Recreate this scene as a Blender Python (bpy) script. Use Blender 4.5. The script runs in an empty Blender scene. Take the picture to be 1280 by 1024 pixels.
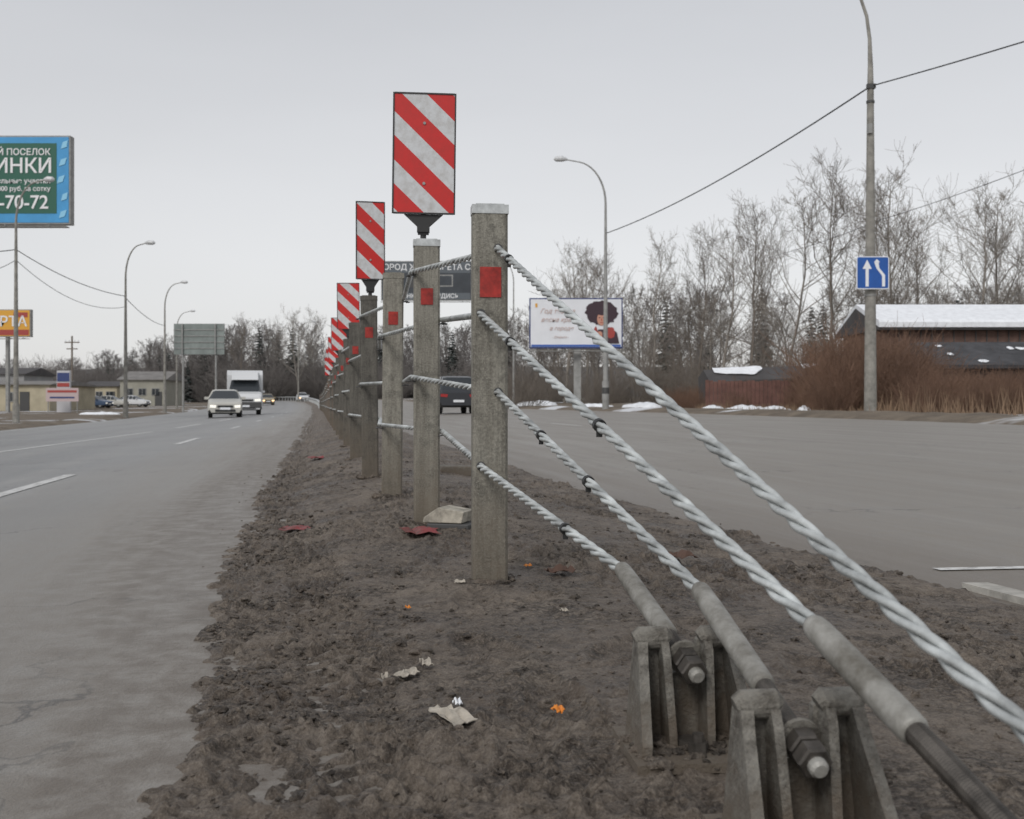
import bpy, math, random
import numpy as np
from mathutils import Vector, Matrix
random.seed(7); rng=np.random.default_rng(11)
F=1372.0; HZ=505.0; CZ=0.56
scene=bpy.context.scene
def X(px,d): return (px-640)/F*d
def Z(py,d): return CZ+(HZ-py)/F*d

# ---------------------------------------------------------------- noise
T=rng.random((256,256))
def vn(x,y):
    x=np.asarray(x,float); y=np.asarray(y,float)
    xi=np.floor(x).astype(int); yi=np.floor(y).astype(int)
    xf=x-xi; yf=y-yi; sx=xf*xf*(3-2*xf); sy=yf*yf*(3-2*yf)
    a=T[xi&255,yi&255]; b=T[(xi+1)&255,yi&255]; c=T[xi&255,(yi+1)&255]; d=T[(xi+1)&255,(yi+1)&255]
    return (a*(1-sx)+b*sx)*(1-sy)+(c*(1-sx)+d*sx)*sy
def fbm(x,y,o=4):
    s=0; a=.5; t=0
    for i in range(o):
        s=s+a*vn(x,y); t+=a; a*=.5; x,y=(x*1.6-y*1.2)+7.3,(x*1.2+y*1.6)+3.1
    return s/t
# ---------------------------------------------------------------- layout of the road
CT=[(-60,14),(-10,2.9),(0,.66),(1.48,.33),(3.22,-.066),(4.37,-.34),(5.52,-.605),(6.79,-.876),(9.1,-1.29),(11.4,-1.70),(16.4,-2.59),(30,-5.0),
    (60,-10.3),(90,-15.8),(120,-21.3),(140,-25.4),(170,-32),(220,-48),(300,-88),(400,-145),(600,-230),(1600,-400)]
cx=np.array([c[0] for c in CT],float); cy=np.array([c[1] for c in CT],float)
_m=np.gradient(cy,cx)
def xc(d):
    d=np.asarray(d,float); i=np.clip(np.searchsorted(cx,d)-1,0,len(cx)-2)
    h=cx[i+1]-cx[i]; t=np.clip((d-cx[i])/h,0,1)
    return (2*t**3-3*t**2+1)*cy[i]+(t**3-2*t**2+t)*h*_m[i]+(-2*t**3+3*t**2)*cy[i+1]+(t**3-t**2)*h*_m[i+1]
def ss(a,b,x):
    t=np.clip((np.asarray(x,float)-a)/(b-a),0,1); return t*t*(3-2*t)
def surf(u,d):
    u=np.asarray(u,float)
    z=-.03*np.clip(-u-.8,0,11)+.02*np.clip(u-1.5,0,11.5)+.02*np.clip(u-13,0,30)
    return z+1.2*ss(70,220,d)+13*ss(300,430,d)
def gz(x,d): return float(surf(x-float(xc(d)),d))
EL=lambda d: -np.interp(d,[0,34,60,78,150,300],[10,10.4,11.5,12.5,12.5,12.5])
ER=lambda d: np.interp(d,[0,18,25,40,60,82,300],[11.3,11.6,12.1,12.8,13.1,13.5,13.5])

# ---------------------------------------------------------------- materials
def newmat(name):
    m=bpy.data.materials.new(name); m.use_nodes=True
    return m,m.node_tree.nodes,m.node_tree.links,m.node_tree.nodes['Principled BSDF']
def M(name,col,rough=.6,metal=0,noise=0,scale=5,bump=0,bscale=40,spec=.5,emit=0,col2=None):
    m,N,L,B=newmat(name)
    B.inputs['Roughness'].default_value=rough; B.inputs['Metallic'].default_value=metal
    B.inputs['Specular IOR Level'].default_value=spec
    B.inputs['Base Color'].default_value=(*col,1)
    if emit:
        B.inputs['Emission Color'].default_value=(*col,1); B.inputs['Emission Strength'].default_value=emit
    if noise:
        tc=N.new('ShaderNodeTexCoord'); n=N.new('ShaderNodeTexNoise'); n.inputs['Scale'].default_value=scale; n.inputs['Detail'].default_value=6
        n.inputs['Roughness'].default_value=.65
        L.new(tc.outputs['Object'],n.inputs['Vector'])
        r=N.new('ShaderNodeValToRGB'); r.color_ramp.elements[0].position=.33; r.color_ramp.elements[1].position=.67
        c2=col2 if col2 else tuple(c*(1-noise) for c in col)
        r.color_ramp.elements[0].color=(*c2,1); r.color_ramp.elements[1].color=(*(tuple(min(1,c*(1+noise*.4)) for c in col)),1)
        L.new(n.outputs['Fac'],r.inputs['Fac']); L.new(r.outputs['Color'],B.inputs['Base Color'])
    if bump:
        tc=N.new('ShaderNodeTexCoord'); n=N.new('ShaderNodeTexNoise'); n.inputs['Scale'].default_value=bscale; n.inputs['Detail'].default_value=5
        L.new(tc.outputs['Object'],n.inputs['Vector'])
        b=N.new('ShaderNodeBump'); b.inputs['Strength'].default_value=1; b.inputs['Distance'].default_value=bump
        L.new(n.outputs['Fac'],b.inputs['Height']); L.new(b.outputs['Normal'],B.inputs['Normal'])
    return m
def mixc(N,L,fac,a,b,mode='MIX'):
    n=N.new('ShaderNodeMix'); n.data_type='RGBA'; n.blend_type=mode
    for s,v in ((0,fac),(6,a),(7,b)):
        if hasattr(v,'links'): L.new(v,n.inputs[s])
        elif s==0: n.inputs[0].default_value=v
        else: n.inputs[s].default_value=(*v,1)
    return n.outputs[2]
def ramp(N,L,src,p0,p1,c0=(0,0,0),c1=(1,1,1)):
    r=N.new('ShaderNodeValToRGB'); r.color_ramp.elements[0].position=p0; r.color_ramp.elements[1].position=p1
    r.color_ramp.elements[0].color=(*c0,1); r.color_ramp.elements[1].color=(*c1,1); L.new(src,r.inputs['Fac']); return r.outputs['Color']
def mapr(N,L,src,a,b,c=0,d=1):
    n=N.new('ShaderNodeMapRange'); n.inputs[1].default_value=a;n.inputs[2].default_value=b;n.inputs[3].default_value=c;n.inputs[4].default_value=d
    L.new(src,n.inputs[0]); return n.outputs[0]
def noisen(N,L,vec,scale,detail=5,rough=.6):
    n=N.new('ShaderNodeTexNoise'); n.inputs['Scale'].default_value=scale;n.inputs['Detail'].default_value=detail;n.inputs['Roughness'].default_value=rough
    L.new(vec,n.inputs['Vector']); return n.outputs['Fac']
def math2(N,L,op,a,b=None,clamp=False):
    n=N.new('ShaderNodeMath'); n.operation=op; n.use_clamp=clamp
    for i,v in enumerate((a,b)):
        if v is None: continue
        if hasattr(v,'links'): L.new(v,n.inputs[i])
        else: n.inputs[i].default_value=v
    return n.outputs[0]

def asphalt():
    m,N,L,B=newmat('asphalt')
    uv=N.new('ShaderNodeUVMap').outputs[0]; tc=N.new('ShaderNodeTexCoord').outputs['Object']
    sep=N.new('ShaderNodeSeparateXYZ'); L.new(uv,sep.inputs[0]); u=sep.outputs[0]
    mp=N.new('ShaderNodeMapping'); mp.inputs['Scale'].default_value=(1,.06,1); L.new(uv,mp.inputs[0])
    streak=noisen(N,L,mp.outputs[0],3.0,6,.68)
    big=noisen(N,L,tc,.6,4); fine=noisen(N,L,tc,140,3,.7); mid=noisen(N,L,tc,9,5,.7)
    c=ramp(N,L,streak,.34,.66,(.135,.135,.136),(.275,.272,.266))
    side=mapr(N,L,u,0,1,0,1)
    c=mixc(N,L,math2(N,L,'MULTIPLY',side,.55),c,(.090,.092,.096))
    c=mixc(N,L,mapr(N,L,big,.4,.65,0,.35),c,(.11,.11,.113))
    for cen in (-3.6,-5.6,-7.4):
        t=math2(N,L,'ABSOLUTE',math2(N,L,'SUBTRACT',u,cen)); c=mixc(N,L,mapr(N,L,t,.1,.6,.3,0),c,(.09,.09,.095))
    c=mixc(N,L,mapr(N,L,fine,.35,.7,0,.55),c,(.36,.35,.335))
    sp=N.new('ShaderNodeTexVoronoi'); sp.inputs['Scale'].default_value=90; L.new(tc,sp.inputs['Vector'])
    c=mixc(N,L,mapr(N,L,sp.outputs['Distance'],.0,.35,.5,0),c,(.045,.045,.048))
    wob=math2(N,L,'MULTIPLY',math2(N,L,'SUBTRACT',noisen(N,L,mp.outputs[0],1.6,6,.7),.5),1.3)
    uu=math2(N,L,'ADD',u,wob)
    dl=mapr(N,L,uu,-2.5,-1.0,0,.9); dl=math2(N,L,'MULTIPLY',dl,mapr(N,L,mid,.25,.7,.6,1))
    c=mixc(N,L,dl,c,(.215,.190,.158))
    dk=mapr(N,L,uu,-1.35,-.95,0,.6); dk=math2(N,L,'MULTIPLY',dk,mapr(N,L,u,0,.1,1,0)); c=mixc(N,L,math2(N,L,'MULTIPLY',dk,mapr(N,L,mid,.38,.58)),c,(.09,.07,.053))
    dr=math2(N,L,'MULTIPLY',mapr(N,L,uu,2.2,1.3,0,.8),mapr(N,L,u,0,.1,0,1))
    c=mixc(N,L,dr,c,(.14,.118,.096))
    de=mapr(N,L,uu,11.2,12.5,0,.7); c=mixc(N,L,de,c,(.2,.17,.14))
    v=N.new('ShaderNodeTexVoronoi'); v.feature='DISTANCE_TO_EDGE'; v.inputs['Scale'].default_value=.45
    nn=N.new('ShaderNodeTexNoise'); nn.inputs['Scale'].default_value=2.5; nn.inputs['Detail'].default_value=6; L.new(tc,nn.inputs['Vector'])
    add=N.new('ShaderNodeVectorMath'); add.operation='ADD'; L.new(tc,add.inputs[0]); L.new(nn.outputs['Color'],add.inputs[1]); L.new(add.outputs[0],v.inputs['Vector'])
    ck=math2(N,L,'MULTIPLY',mapr(N,L,v.outputs['Distance'],.0,.005,.8,0),mapr(N,L,big,.42,.56))
    c=mixc(N,L,ck,c,(.03,.03,.03))
    L.new(c,B.inputs['Base Color'])
    L.new(mapr(N,L,streak,.3,.7,.38,.6),B.inputs['Roughness'])
    h=math2(N,L,'ADD',fine,math2(N,L,'MULTIPLY',mid,.8))
    b=N.new('ShaderNodeBump'); b.inputs['Distance'].default_value=.0045; b.inputs['Strength'].default_value=.9; L.new(h,b.inputs['Height']); L.new(b.outputs[0],B.inputs['Normal'])
    return m
def mudmat(name='mud',k=1.0):
    m,N,L,B=newmat(name)
    def C(*c): return tuple(v*k for v in c)
    tc=N.new('ShaderNodeTexCoord').outputs['Object']
    a=noisen(N,L,tc,2.2,6,.65); b_=noisen(N,L,tc,24,6,.72); f=noisen(N,L,tc,200,4,.75)
    nn=N.new('ShaderNodeTexNoise'); nn.inputs['Scale'].default_value=30; nn.inputs['Detail'].default_value=3; L.new(tc,nn.inputs['Vector'])
    sc=N.new('ShaderNodeVectorMath'); sc.operation='MULTIPLY'; sc.inputs[1].default_value=(.045,.045,.045); L.new(nn.outputs['Color'],sc.inputs[0])
    ad=N.new('ShaderNodeVectorMath'); ad.operation='ADD'; L.new(tc,ad.inputs[0]); L.new(sc.outputs[0],ad.inputs[1])
    v1=N.new('ShaderNodeTexVoronoi'); v1.inputs['Scale'].default_value=42; L.new(ad.outputs[0],v1.inputs['Vector'])
    v2=N.new('ShaderNodeTexVoronoi'); v2.inputs['Scale'].default_value=105; L.new(ad.outputs[0],v2.inputs['Vector'])
    msk=mapr(N,L,noisen(N,L,tc,5,5,.65),.44,.58,.12,1)
    c=ramp(N,L,a,.36,.64,C(.115,.088,.066),C(.225,.188,.152))
    c=mixc(N,L,mapr(N,L,b_,.52,.64,0,.7),c,C(.060,.044,.032))
    c=mixc(N,L,mapr(N,L,b_,.46,.36,0,.4),c,C(.30,.262,.22))
    c=mixc(N,L,math2(N,L,'MULTIPLY',mapr(N,L,v1.outputs['Distance'],.42,.75,0,.8),msk),c,C(.028,.020,.015))  # shade in the gaps between crumbs, painted into the mud colour
    c=mixc(N,L,math2(N,L,'MULTIPLY',mapr(N,L,v2.outputs['Distance'],.42,.72,0,.65),msk),c,C(.035,.026,.019))  # same painted gap shade at the finer crumb size
    c=mixc(N,L,mapr(N,L,f,.50,.68,0,.5),c,C(.33,.29,.245))
    c=mixc(N,L,mapr(N,L,f,.46,.32,0,.6),c,C(.045,.034,.026))
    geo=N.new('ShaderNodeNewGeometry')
    c=mixc(N,L,mapr(N,L,geo.outputs['Pointiness'],.495,.42,0,.7),c,C(.035,.026,.02))  # crevice shade painted in where the mesh is concave
    L.new(c,B.inputs['Base Color']); L.new(mapr(N,L,a,.35,.65,.45,.9),B.inputs['Roughness']); B.inputs['Specular IOR Level'].default_value=.45
    h=math2(N,L,'ADD',math2(N,L,'MULTIPLY',b_,1.8),math2(N,L,'MULTIPLY',f,.8))
    h=math2(N,L,'SUBTRACT',h,math2(N,L,'MULTIPLY',math2(N,L,'ADD',v1.outputs['Distance'],math2(N,L,'MULTIPLY',v2.outputs['Distance'],.5)),math2(N,L,'MULTIPLY',msk,1.3)))
    b=N.new('ShaderNodeBump'); b.inputs['Distance'].default_value=.009; b.inputs['Strength'].default_value=1; L.new(h,b.inputs['Height']); L.new(b.outputs[0],B.inputs['Normal'])
    return m
def terrmat():
    m,N,L,B=newmat('dry_ground')
    tc=N.new('ShaderNodeTexCoord').outputs['Object']
    a=noisen(N,L,tc,.12,5,.6); b_=noisen(N,L,tc,1.3,6,.7); f=noisen(N,L,tc,14,5,.7)
    c=ramp(N,L,b_,.35,.65,(.09,.070,.050),(.19,.152,.11))
    c=mixc(N,L,mapr(N,L,f,.45,.7,0,.5),c,(.06,.048,.036))
    c=mixc(N,L,mapr(N,L,a,.57,.61,0,.85),c,(.66,.68,.71))
    sep=N.new('ShaderNodeSeparateXYZ'); L.new(tc,sep.inputs[0])
    c=mixc(N,L,mapr(N,L,sep.outputs[1],200,250),c,(.085,.082,.08))
    L.new(c,B.inputs['Base Color']); B.inputs['Roughness'].default_value=.95
    b=N.new('ShaderNodeBump'); b.inputs['Distance'].default_value=.05; L.new(b_,b.inputs['Height']); L.new(b.outputs[0],B.inputs['Normal'])
    return m
def postmat(name,c0,c1):
    m,N,L,B=newmat(name)
    tc=N.new('ShaderNodeTexCoord').outputs['Object']; oi=N.new('ShaderNodeObjectInfo')
    av=N.new('ShaderNodeVectorMath'); av.operation='ADD'; L.new(tc,av.inputs[0]); L.new(oi.outputs['Location'],av.inputs[1])
    mp=N.new('ShaderNodeMapping'); mp.inputs['Scale'].default_value=(1,1,.08); L.new(av.outputs[0],mp.inputs[0])
    s=noisen(N,L,mp.outputs[0],48,6,.72); n=noisen(N,L,av.outputs[0],14,6,.75); f=noisen(N,L,av.outputs[0],170,4,.7)
    c=ramp(N,L,s,.36,.64,c0,c1)
    c=mixc(N,L,mapr(N,L,n,.5,.66,0,.65),c,tuple(x*.45 for x in c0))
    c=mixc(N,L,mapr(N,L,f,.5,.72,0,.5),c,tuple(min(.5,x*1.6) for x in c1))
    c=mixc(N,L,mapr(N,L,f,.45,.3,0,.5),c,tuple(x*.4 for x in c0))
    sep=N.new('ShaderNodeSeparateXYZ'); L.new(tc,sep.inputs[0])
    zz=math2(N,L,'ADD',sep.outputs[2],math2(N,L,'MULTIPLY',math2(N,L,'SUBTRACT',n,.5),.6))
    c=mixc(N,L,mapr(N,L,zz,.45,.0,0,.85),c,(.12,.096,.070))
    L.new(c,B.inputs['Base Color']); B.inputs['Roughness'].default_value=.75
    b=N.new('ShaderNodeBump'); b.inputs['Distance'].default_value=.003; L.new(math2(N,L,'ADD',n,f),b.inputs['Height']); L.new(b.outputs[0],B.inputs['Normal'])
    return m
def stripemat():
    m,N,L,B=newmat('red_white_stripes')
    tc=N.new('ShaderNodeTexCoord').outputs['Object']; sep=N.new('ShaderNodeSeparateXYZ'); L.new(tc,sep.inputs[0])
    s=math2(N,L,'ADD',sep.outputs[2],math2(N,L,'MULTIPLY',sep.outputs[0],.95))
    s=math2(N,L,'ADD',math2(N,L,'MULTIPLY',s,1/.192),10.22); fr=math2(N,L,'FRACT',s)
    st=math2(N,L,'GREATER_THAN',fr,.49)
    n=noisen(N,L,tc,22,6,.7)
    red=mixc(N,L,mapr(N,L,n,.4,.75,0,.5),(.52,.012,.010),(.33,.022,.016)); wh=mixc(N,L,mapr(N,L,n,.42,.7,0,.8),(.56,.575,.59),(.38,.365,.35))
    c=mixc(N,L,st,wh,red); L.new(c,B.inputs['Base Color']); B.inputs['Roughness'].default_value=.4
    return m
asph=asphalt(); mud=mudmat(); mudd=mudmat('dark_mud',.62); terr=terrmat(); stripe=stripemat()  # mudd: same mud in a darker tone, mixed among the clods
post_l=postmat('weathered_post',(.145,.135,.112),(.27,.258,.22))
post_d=postmat('dark_post',(.06,.055,.047),(.125,.117,.10))
post_b=postmat('rusty_post',(.085,.066,.05),(.165,.135,.11))
def wornpaint():
    m,N,L,B=newmat('road_paint')
    tc=N.new('ShaderNodeTexCoord').outputs['Object']; n=noisen(N,L,tc,16,6,.75); f=noisen(N,L,tc,120,3,.7)
    c=mixc(N,L,mapr(N,L,n,.48,.60,0,.75),(.60,.60,.585),(.24,.235,.225)); c=mixc(N,L,mapr(N,L,f,.5,.7,0,.4),c,(.2,.2,.19))
    L.new(c,B.inputs['Base Color']); B.inputs['Roughness'].default_value=.6; return m
paint=wornpaint()
zinc=M('galvanised_steel',(.52,.54,.54),.42,.35,noise=.35,scale=30)
cabm=M('cable_wire',(.56,.585,.58),.45,.25,noise=.55,scale=11,bump=.0006,bscale=400)
ferm=M('ferrule_steel',(.29,.285,.265),.6,.2,noise=.65,scale=18,bump=.0015,bscale=120,col2=(.13,.12,.10))
rodm=M('rod_steel',(.10,.09,.08),.5,.5,noise=.5,scale=40)
def anchmat():
    m,N,L,B=newmat('anchor_steel')
    tc=N.new('ShaderNodeTexCoord').outputs['Object']; a=noisen(N,L,tc,22,6,.7); f=noisen(N,L,tc,150,4,.75)
    c=ramp(N,L,a,.36,.64,(.075,.066,.054),(.205,.195,.172))
    c=mixc(N,L,mapr(N,L,f,.52,.7,0,.6),c,(.27,.245,.205)); c=mixc(N,L,mapr(N,L,f,.46,.33,0,.6),c,(.04,.034,.028))
    sep=N.new('ShaderNodeSeparateXYZ'); L.new(tc,sep.inputs[0])
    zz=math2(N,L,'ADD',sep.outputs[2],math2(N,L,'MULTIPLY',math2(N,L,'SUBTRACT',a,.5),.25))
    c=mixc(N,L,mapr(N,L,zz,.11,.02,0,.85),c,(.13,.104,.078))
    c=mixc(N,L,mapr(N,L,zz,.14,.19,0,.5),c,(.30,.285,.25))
    L.new(c,B.inputs['Base Color']); B.inputs['Roughness'].default_value=.7; B.inputs['Metallic'].default_value=.1
    b=N.new('ShaderNodeBump'); b.inputs['Distance'].default_value=.004; L.new(math2(N,L,'ADD',a,f),b.inputs['Height']); L.new(b.outputs[0],B.inputs['Normal'])
    return m
anch=anchmat()
black=M('black_plastic',(.02,.02,.02),.5)
dark=M('dark_grey',(.06,.06,.06),.6)
refl=M('red_reflector',(.36,.025,.018),.35,noise=.5,scale=35)
galv=M('pole_grey',(.30,.30,.29),.6,noise=.3,scale=3)
conc=M('concrete_pole',(.27,.26,.235),.8,noise=.4,scale=4)
lampg=M('lamp_head_grey',(.55,.56,.57),.4)
snow=M('snow',(.80,.82,.85),.8,noise=.15,scale=3,bump=.02,bscale=5)
bark=M('bark',(.20,.172,.145),.9,noise=.35,scale=.6)
barkp=M('bark_pale',(.30,.272,.24),.9,noise=.35,scale=.6)
barkf=M('bark_haze_tinted',(.185,.170,.160),.95)  # far trees: greyer bark, distance haze put into the colour
conif=M('conifer_needles',(.082,.095,.088),.95,noise=.4,scale=.5)
shrubm=M('dry_stems',(.21,.125,.085),.95,noise=.4,scale=.7)
grassm=M('dry_grass',(.23,.155,.10),.95,noise=.5,scale=1.2)
glass=M('car_glass',(.03,.035,.04),.12)
rubber=M('tyre_rubber',(.02,.02,.02),.85)
headl=M('headlight',(.9,.88,.8),.2,emit=.5)
headw=M('headlight_warm',(1,.65,.35),.2,emit=2.0)
taill=M('tail_light',(.35,.02,.02),.3)

# ---------------------------------------------------------------- mesh helpers
import bmesh
class MB:
    def __init__(s): s.v=[];s.f=[];s.m=[];s.mats=[]
    def mi(s,mat):
        if mat not in s.mats: s.mats.append(mat)
        return s.mats.index(mat)
    def add(s,vs,fs,mat,Mx=None):
        o=len(s.v); k=s.mi(mat)
        for p in vs:
            s.v.append(tuple(Mx@Vector(p)) if Mx is not None else tuple(p))
        for f in fs: s.f.append(tuple(i+o for i in f)); s.m.append(k)
    def box(s,c,sz,mat,Mx=None):
        x,y,z=c; a,b,h=sz[0]/2,sz[1]/2,sz[2]/2
        vs=[(x+i*a,y+j*b,z+k*h) for k in(-1,1) for j in(-1,1) for i in(-1,1)]
        s.add(vs,[(0,2,3,1),(4,5,7,6),(0,1,5,4),(1,3,7,5),(3,2,6,7),(2,0,4,6)],mat,Mx)
    def prism(s,poly,axis,a,b,mat,Mx=None):
        def P(p,t):
            return (t,p[0],p[1]) if axis=='x' else ((p[0],t,p[1]) if axis=='y' else (p[0],p[1],t))
        n=len(poly); vs=[P(p,a) for p in poly]+[P(p,b) for p in poly]
        fs=[tuple(range(n)),tuple(range(2*n-1,n-1,-1))]+[(i,(i+1)%n,n+(i+1)%n,n+i) for i in range(n)]
        s.add(vs,fs,mat,Mx)
    def tube(s,pts,rad,n,mat,cap=True,Mx=None):
        pts=[Vector(p) for p in pts]; k=len(pts)
        if not hasattr(rad,'__len__'): rad=[rad]*k
        vs=[];fs=[]; up=None
        for i,p in enumerate(pts):
            t=(pts[min(i+1,k-1)]-pts[max(i-1,0)]).normalized()
            if up is None: up=Vector((0,0,1)) if abs(t.z)<.9 else Vector((0,1,0))
            a=t.cross(up).normalized(); b=a.cross(t).normalized(); up=b
            for j in range(n):
                w=2*math.pi*j/n; vs.append(p+(a*math.cos(w)+b*math.sin(w))*rad[i])
        for i in range(k-1):
            for j in range(n):
                fs.append((i*n+j,i*n+(j+1)%n,(i+1)*n+(j+1)%n,(i+1)*n+j))
        if cap: fs.append(tuple(range(n))); fs.append(tuple(range(k*n-1,(k-1)*n-1,-1)))
        s.add(vs,fs,mat,Mx)
    def build(s,name,loc=(0,0,0),rot=(0,0,0),parent=None,smooth=False,bevel=0):
        me=bpy.data.meshes.new(name); me.from_pydata(s.v,[],s.f)
        for m in s.mats: me.materials.append(m)
        me.polygons.foreach_set('material_index',s.m)
        if smooth: me.polygons.foreach_set('use_smooth',[True]*len(s.f))
        me.update()
        if len(s.f)<60000:
            bm=bmesh.new(); bm.from_mesh(me); bmesh.ops.recalc_face_normals(bm,faces=bm.faces); bm.to_mesh(me); bm.free()
        o=bpy.data.objects.new(name,me); scene.collection.objects.link(o); o.location=loc; o.rotation_euler=rot
        if parent: o.parent=parent
        if bevel:
            b=o.modifiers.new('bevel','BEVEL'); b.width=bevel; b.segments=2; b.limit_method='ANGLE'
        return o
def grid(name,P,mat,uv=None,smooth=True):
    n,m,_=P.shape; idx=np.arange(n*m).reshape(n,m)
    q=np.stack([idx[:-1,:-1],idx[:-1,1:],idx[1:,1:],idx[1:,:-1]],-1).reshape(-1,4)
    me=bpy.data.meshes.new(name); me.vertices.add(n*m); me.vertices.foreach_set('co',P.reshape(-1).astype(np.float32))
    me.loops.add(q.size); me.loops.foreach_set('vertex_index',q.reshape(-1).astype(np.int32))
    me.polygons.add(len(q)); me.polygons.foreach_set('loop_start',np.arange(0,q.size,4,dtype=np.int32)); me.polygons.foreach_set('loop_total',np.full(len(q),4,np.int32))
    me.update(calc_edges=True)
    if uv is not None:
        l=me.uv_layers.new(name='UVMap'); l.data.foreach_set('uv',uv.reshape(-1,2)[q.reshape(-1)].reshape(-1).astype(np.float32))
    if smooth: me.polygons.foreach_set('use_smooth',np.ones(len(q),bool))
    me.materials.append(mat); me.validate()
    o=bpy.data.objects.new(name,me); scene.collection.objects.link(o); return o

# ---------------------------------------------------------------- ground, road
D=np.concatenate([np.arange(-60,0,4),np.arange(0,20,.5),np.arange(20,90,2),np.arange(90,440,5),np.array([450,500,600,800,1200,1600])]).astype(float)
U=np.unique(np.concatenate([[-1200,-700,-400,-250,-160,-100,-70,-50,-35,-25,-18,-14,-11.8,-6,-.8,0,1.5,6,9,13,16,20,25,30,36,43,60,80,110,160,250,400,700,1200]]))
DD,UU=np.meshgrid(D,U,indexing='ij')
P=np.stack([xc(DD)+UU,DD,surf(UU,DD)-.03],-1); grid('ground',P,terr)
Dr=D[(D<=300)]
rows=[];uvs=[]
for d in Dr:
    el=float(EL(d)); er=float(ER(d))
    us=np.array([el,-8,-5,-3,-1.6,-.8,0,1.5,3,5,8,10.5,er]); rows.append(np.stack([xc(d)+us,np.full_like(us,d),surf(us,d)],-1)); uvs.append(np.stack([us,np.full_like(us,d)],-1))
grid('road',np.array(rows),asph,uv=np.array(uvs))
def strip(name,fn0,fn1,d0,d1,mat,dz=.004):
    ds=np.unique(np.concatenate([[d0,d1],D[(D>d0)&(D<d1)],np.linspace(d0,d1,4)]))
    R=[]
    for d in ds:
        us=np.array([fn0(d),fn1(d)]); R.append(np.stack([xc(d)+us,np.full(2,d),surf(us,d)+dz],-1))
    return grid(name,np.array(R),mat)
k=lambda a:(lambda d:a)
strip('lane_marking',k(-2.49),k(-2.38),6.2,9.4,paint)
for a,b in ((16.5,19.5),(27,30),(38,41),(50,53),(63,66),(77,80)): strip('lane_marking',k(-2.49),k(-2.38),a,b,paint)
l2=lambda d: -np.interp(d,[10,15.5,26.7,45,80],[5.2,4.8,4.2,4.1,4.1])
strip('lane_marking',lambda d:l2(d)-.06,lambda d:l2(d)+.06,11,26,paint)
for a,b in ((30,36),(42,48),(55,61),(70,77)): strip('lane_marking',lambda d:l2(d)-.07,lambda d:l2(d)+.07,a,b,paint)
strip('edge_marking',lambda d:EL(d)+.5,lambda d:EL(d)+.62,14,160,paint)
strip('stop_line',k(1.60),k(5.0),3.66,3.71,paint)
for a,b in ((24,27),(36,40),(50,54)): strip('lane_marking',k(5.4),k(5.5),a,b,paint)

# ---------------------------------------------------------------- muddy median
def medh(d): return np.interp(d,[-5,3.3,4.3,5.5,7,12,60,200],[.044,.044,.092,.102,.118,.13,.14,.14])
def mudz(u,d,full=True):
    u=np.asarray(u,float); d=np.asarray(d,float); x=xc(d)+u
    le=-np.interp(d,[0,2.8,5,10],[.92,.86,.75,.70])+.16*(fbm(d*1.1,x*0+3.3,4)-.5)+.14*(fbm(x*11,d*11,4)-.5)
    re=1.47+.10*(fbm(d*.9,x*0+9.1,4)-.5)+.09*(fbm(x*14+40,d*14,3)-.5)
    core=np.minimum(ss(0,1,(u-le)/.85),ss(0,1,(re-u)/1.3))
    e=np.minimum(np.clip((u-le)/.07,0,1),np.clip((re-u)/.10,0,1))
    e=e*e*(3-2*e)
    z=-.03+e*(.034)+core*(medh(d)-.006)
    z=z+e*(.014*(fbm(x*1.7,d*1.7,3)-.5)+.018*(fbm(x*6+5,d*6,4)-.5))
    if full:
        edge=np.minimum((u-le),(re-u)); ee=np.clip(edge*10,0,1)
        mask=np.clip((fbm(x*2.3+8,d*2.3+1,3)-.40)*4,.08,1); mask=np.maximum(mask,.8*ss(.40,.12,np.abs(u+.68)))
        c=fbm(x*36+11,d*36+2,3)
        z=z+ee*mask*(np.clip(c-.54,0,1)*.075+.005*(vn(x*60,d*60)-.5)*2)
        rid=np.abs(fbm(x*15+30,d*15,4)-.5)
        z=z+ee*(.004*(vn(x*90,d*90)-.5)+.003*(vn(x*150,d*150)-.5)-.012*np.clip(.06-rid,0,1)/.06*mask)
        # tyre track: rows of tread blocks running along the median
        for uc,wd in ((-.50,.10),(.98,.09)):
            r_=ss(wd,wd*.7,np.abs(u-uc)); side=np.sign(u-uc)
            tr=np.sin((d+side*(u-uc)*.8)*2*math.pi/.062); z=z+e*r_*(-.010+.007*np.clip(tr*3,-1,1)*np.clip((fbm(x*3,d*3+40,3)-.40)*6,0,1))
        for (fx,fy,an) in ((.08,1.95,.2),(-.25,2.25,-.2),(.45,2.5,.3),(-.1,2.9,0),(-.35,1.6,.4),(.75,3.0,.1),(.25,2.35,-.6),(-.05,2.35,.5),(.6,2.1,.2)):
            dx=(x-fx)*math.cos(an)+(d-fy)*math.sin(an); dy=-(x-fx)*math.sin(an)+(d-fy)*math.cos(an)
            q=(dx/.052)**2+(dy/.14)**2; z=z-.014*np.exp(-q**2)+.010*np.exp(-((q-1.35)/.35)**2)
    return z+surf(np.clip(u,-.8,1.5),d)
dl=[-1.0]
while dl[-1]<.9: dl.append(dl[-1]+.03)
while dl[-1]<16: dl.append(dl[-1]*1.005)
while dl[-1]<165: dl.append(dl[-1]*1.03)
dl=np.array(dl); ul=np.linspace(-1.1,1.65,400)
DD,UU=np.meshgrid(dl,ul,indexing='ij')
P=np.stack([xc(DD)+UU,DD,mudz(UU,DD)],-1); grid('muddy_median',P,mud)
def icos(sub):
    bm=bmesh.new(); bmesh.ops.create_icosphere(bm,subdivisions=sub,radius=1); v=np.array([x.co[:] for x in bm.verts]); f=[tuple(y.index for y in x.verts) for x in bm.faces]; bm.free(); return v,f
iv,iff=icos(2); iv1,iff1=icos(1)
vs=[];fs=[];ms=[];o=0
N_=15000
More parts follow.
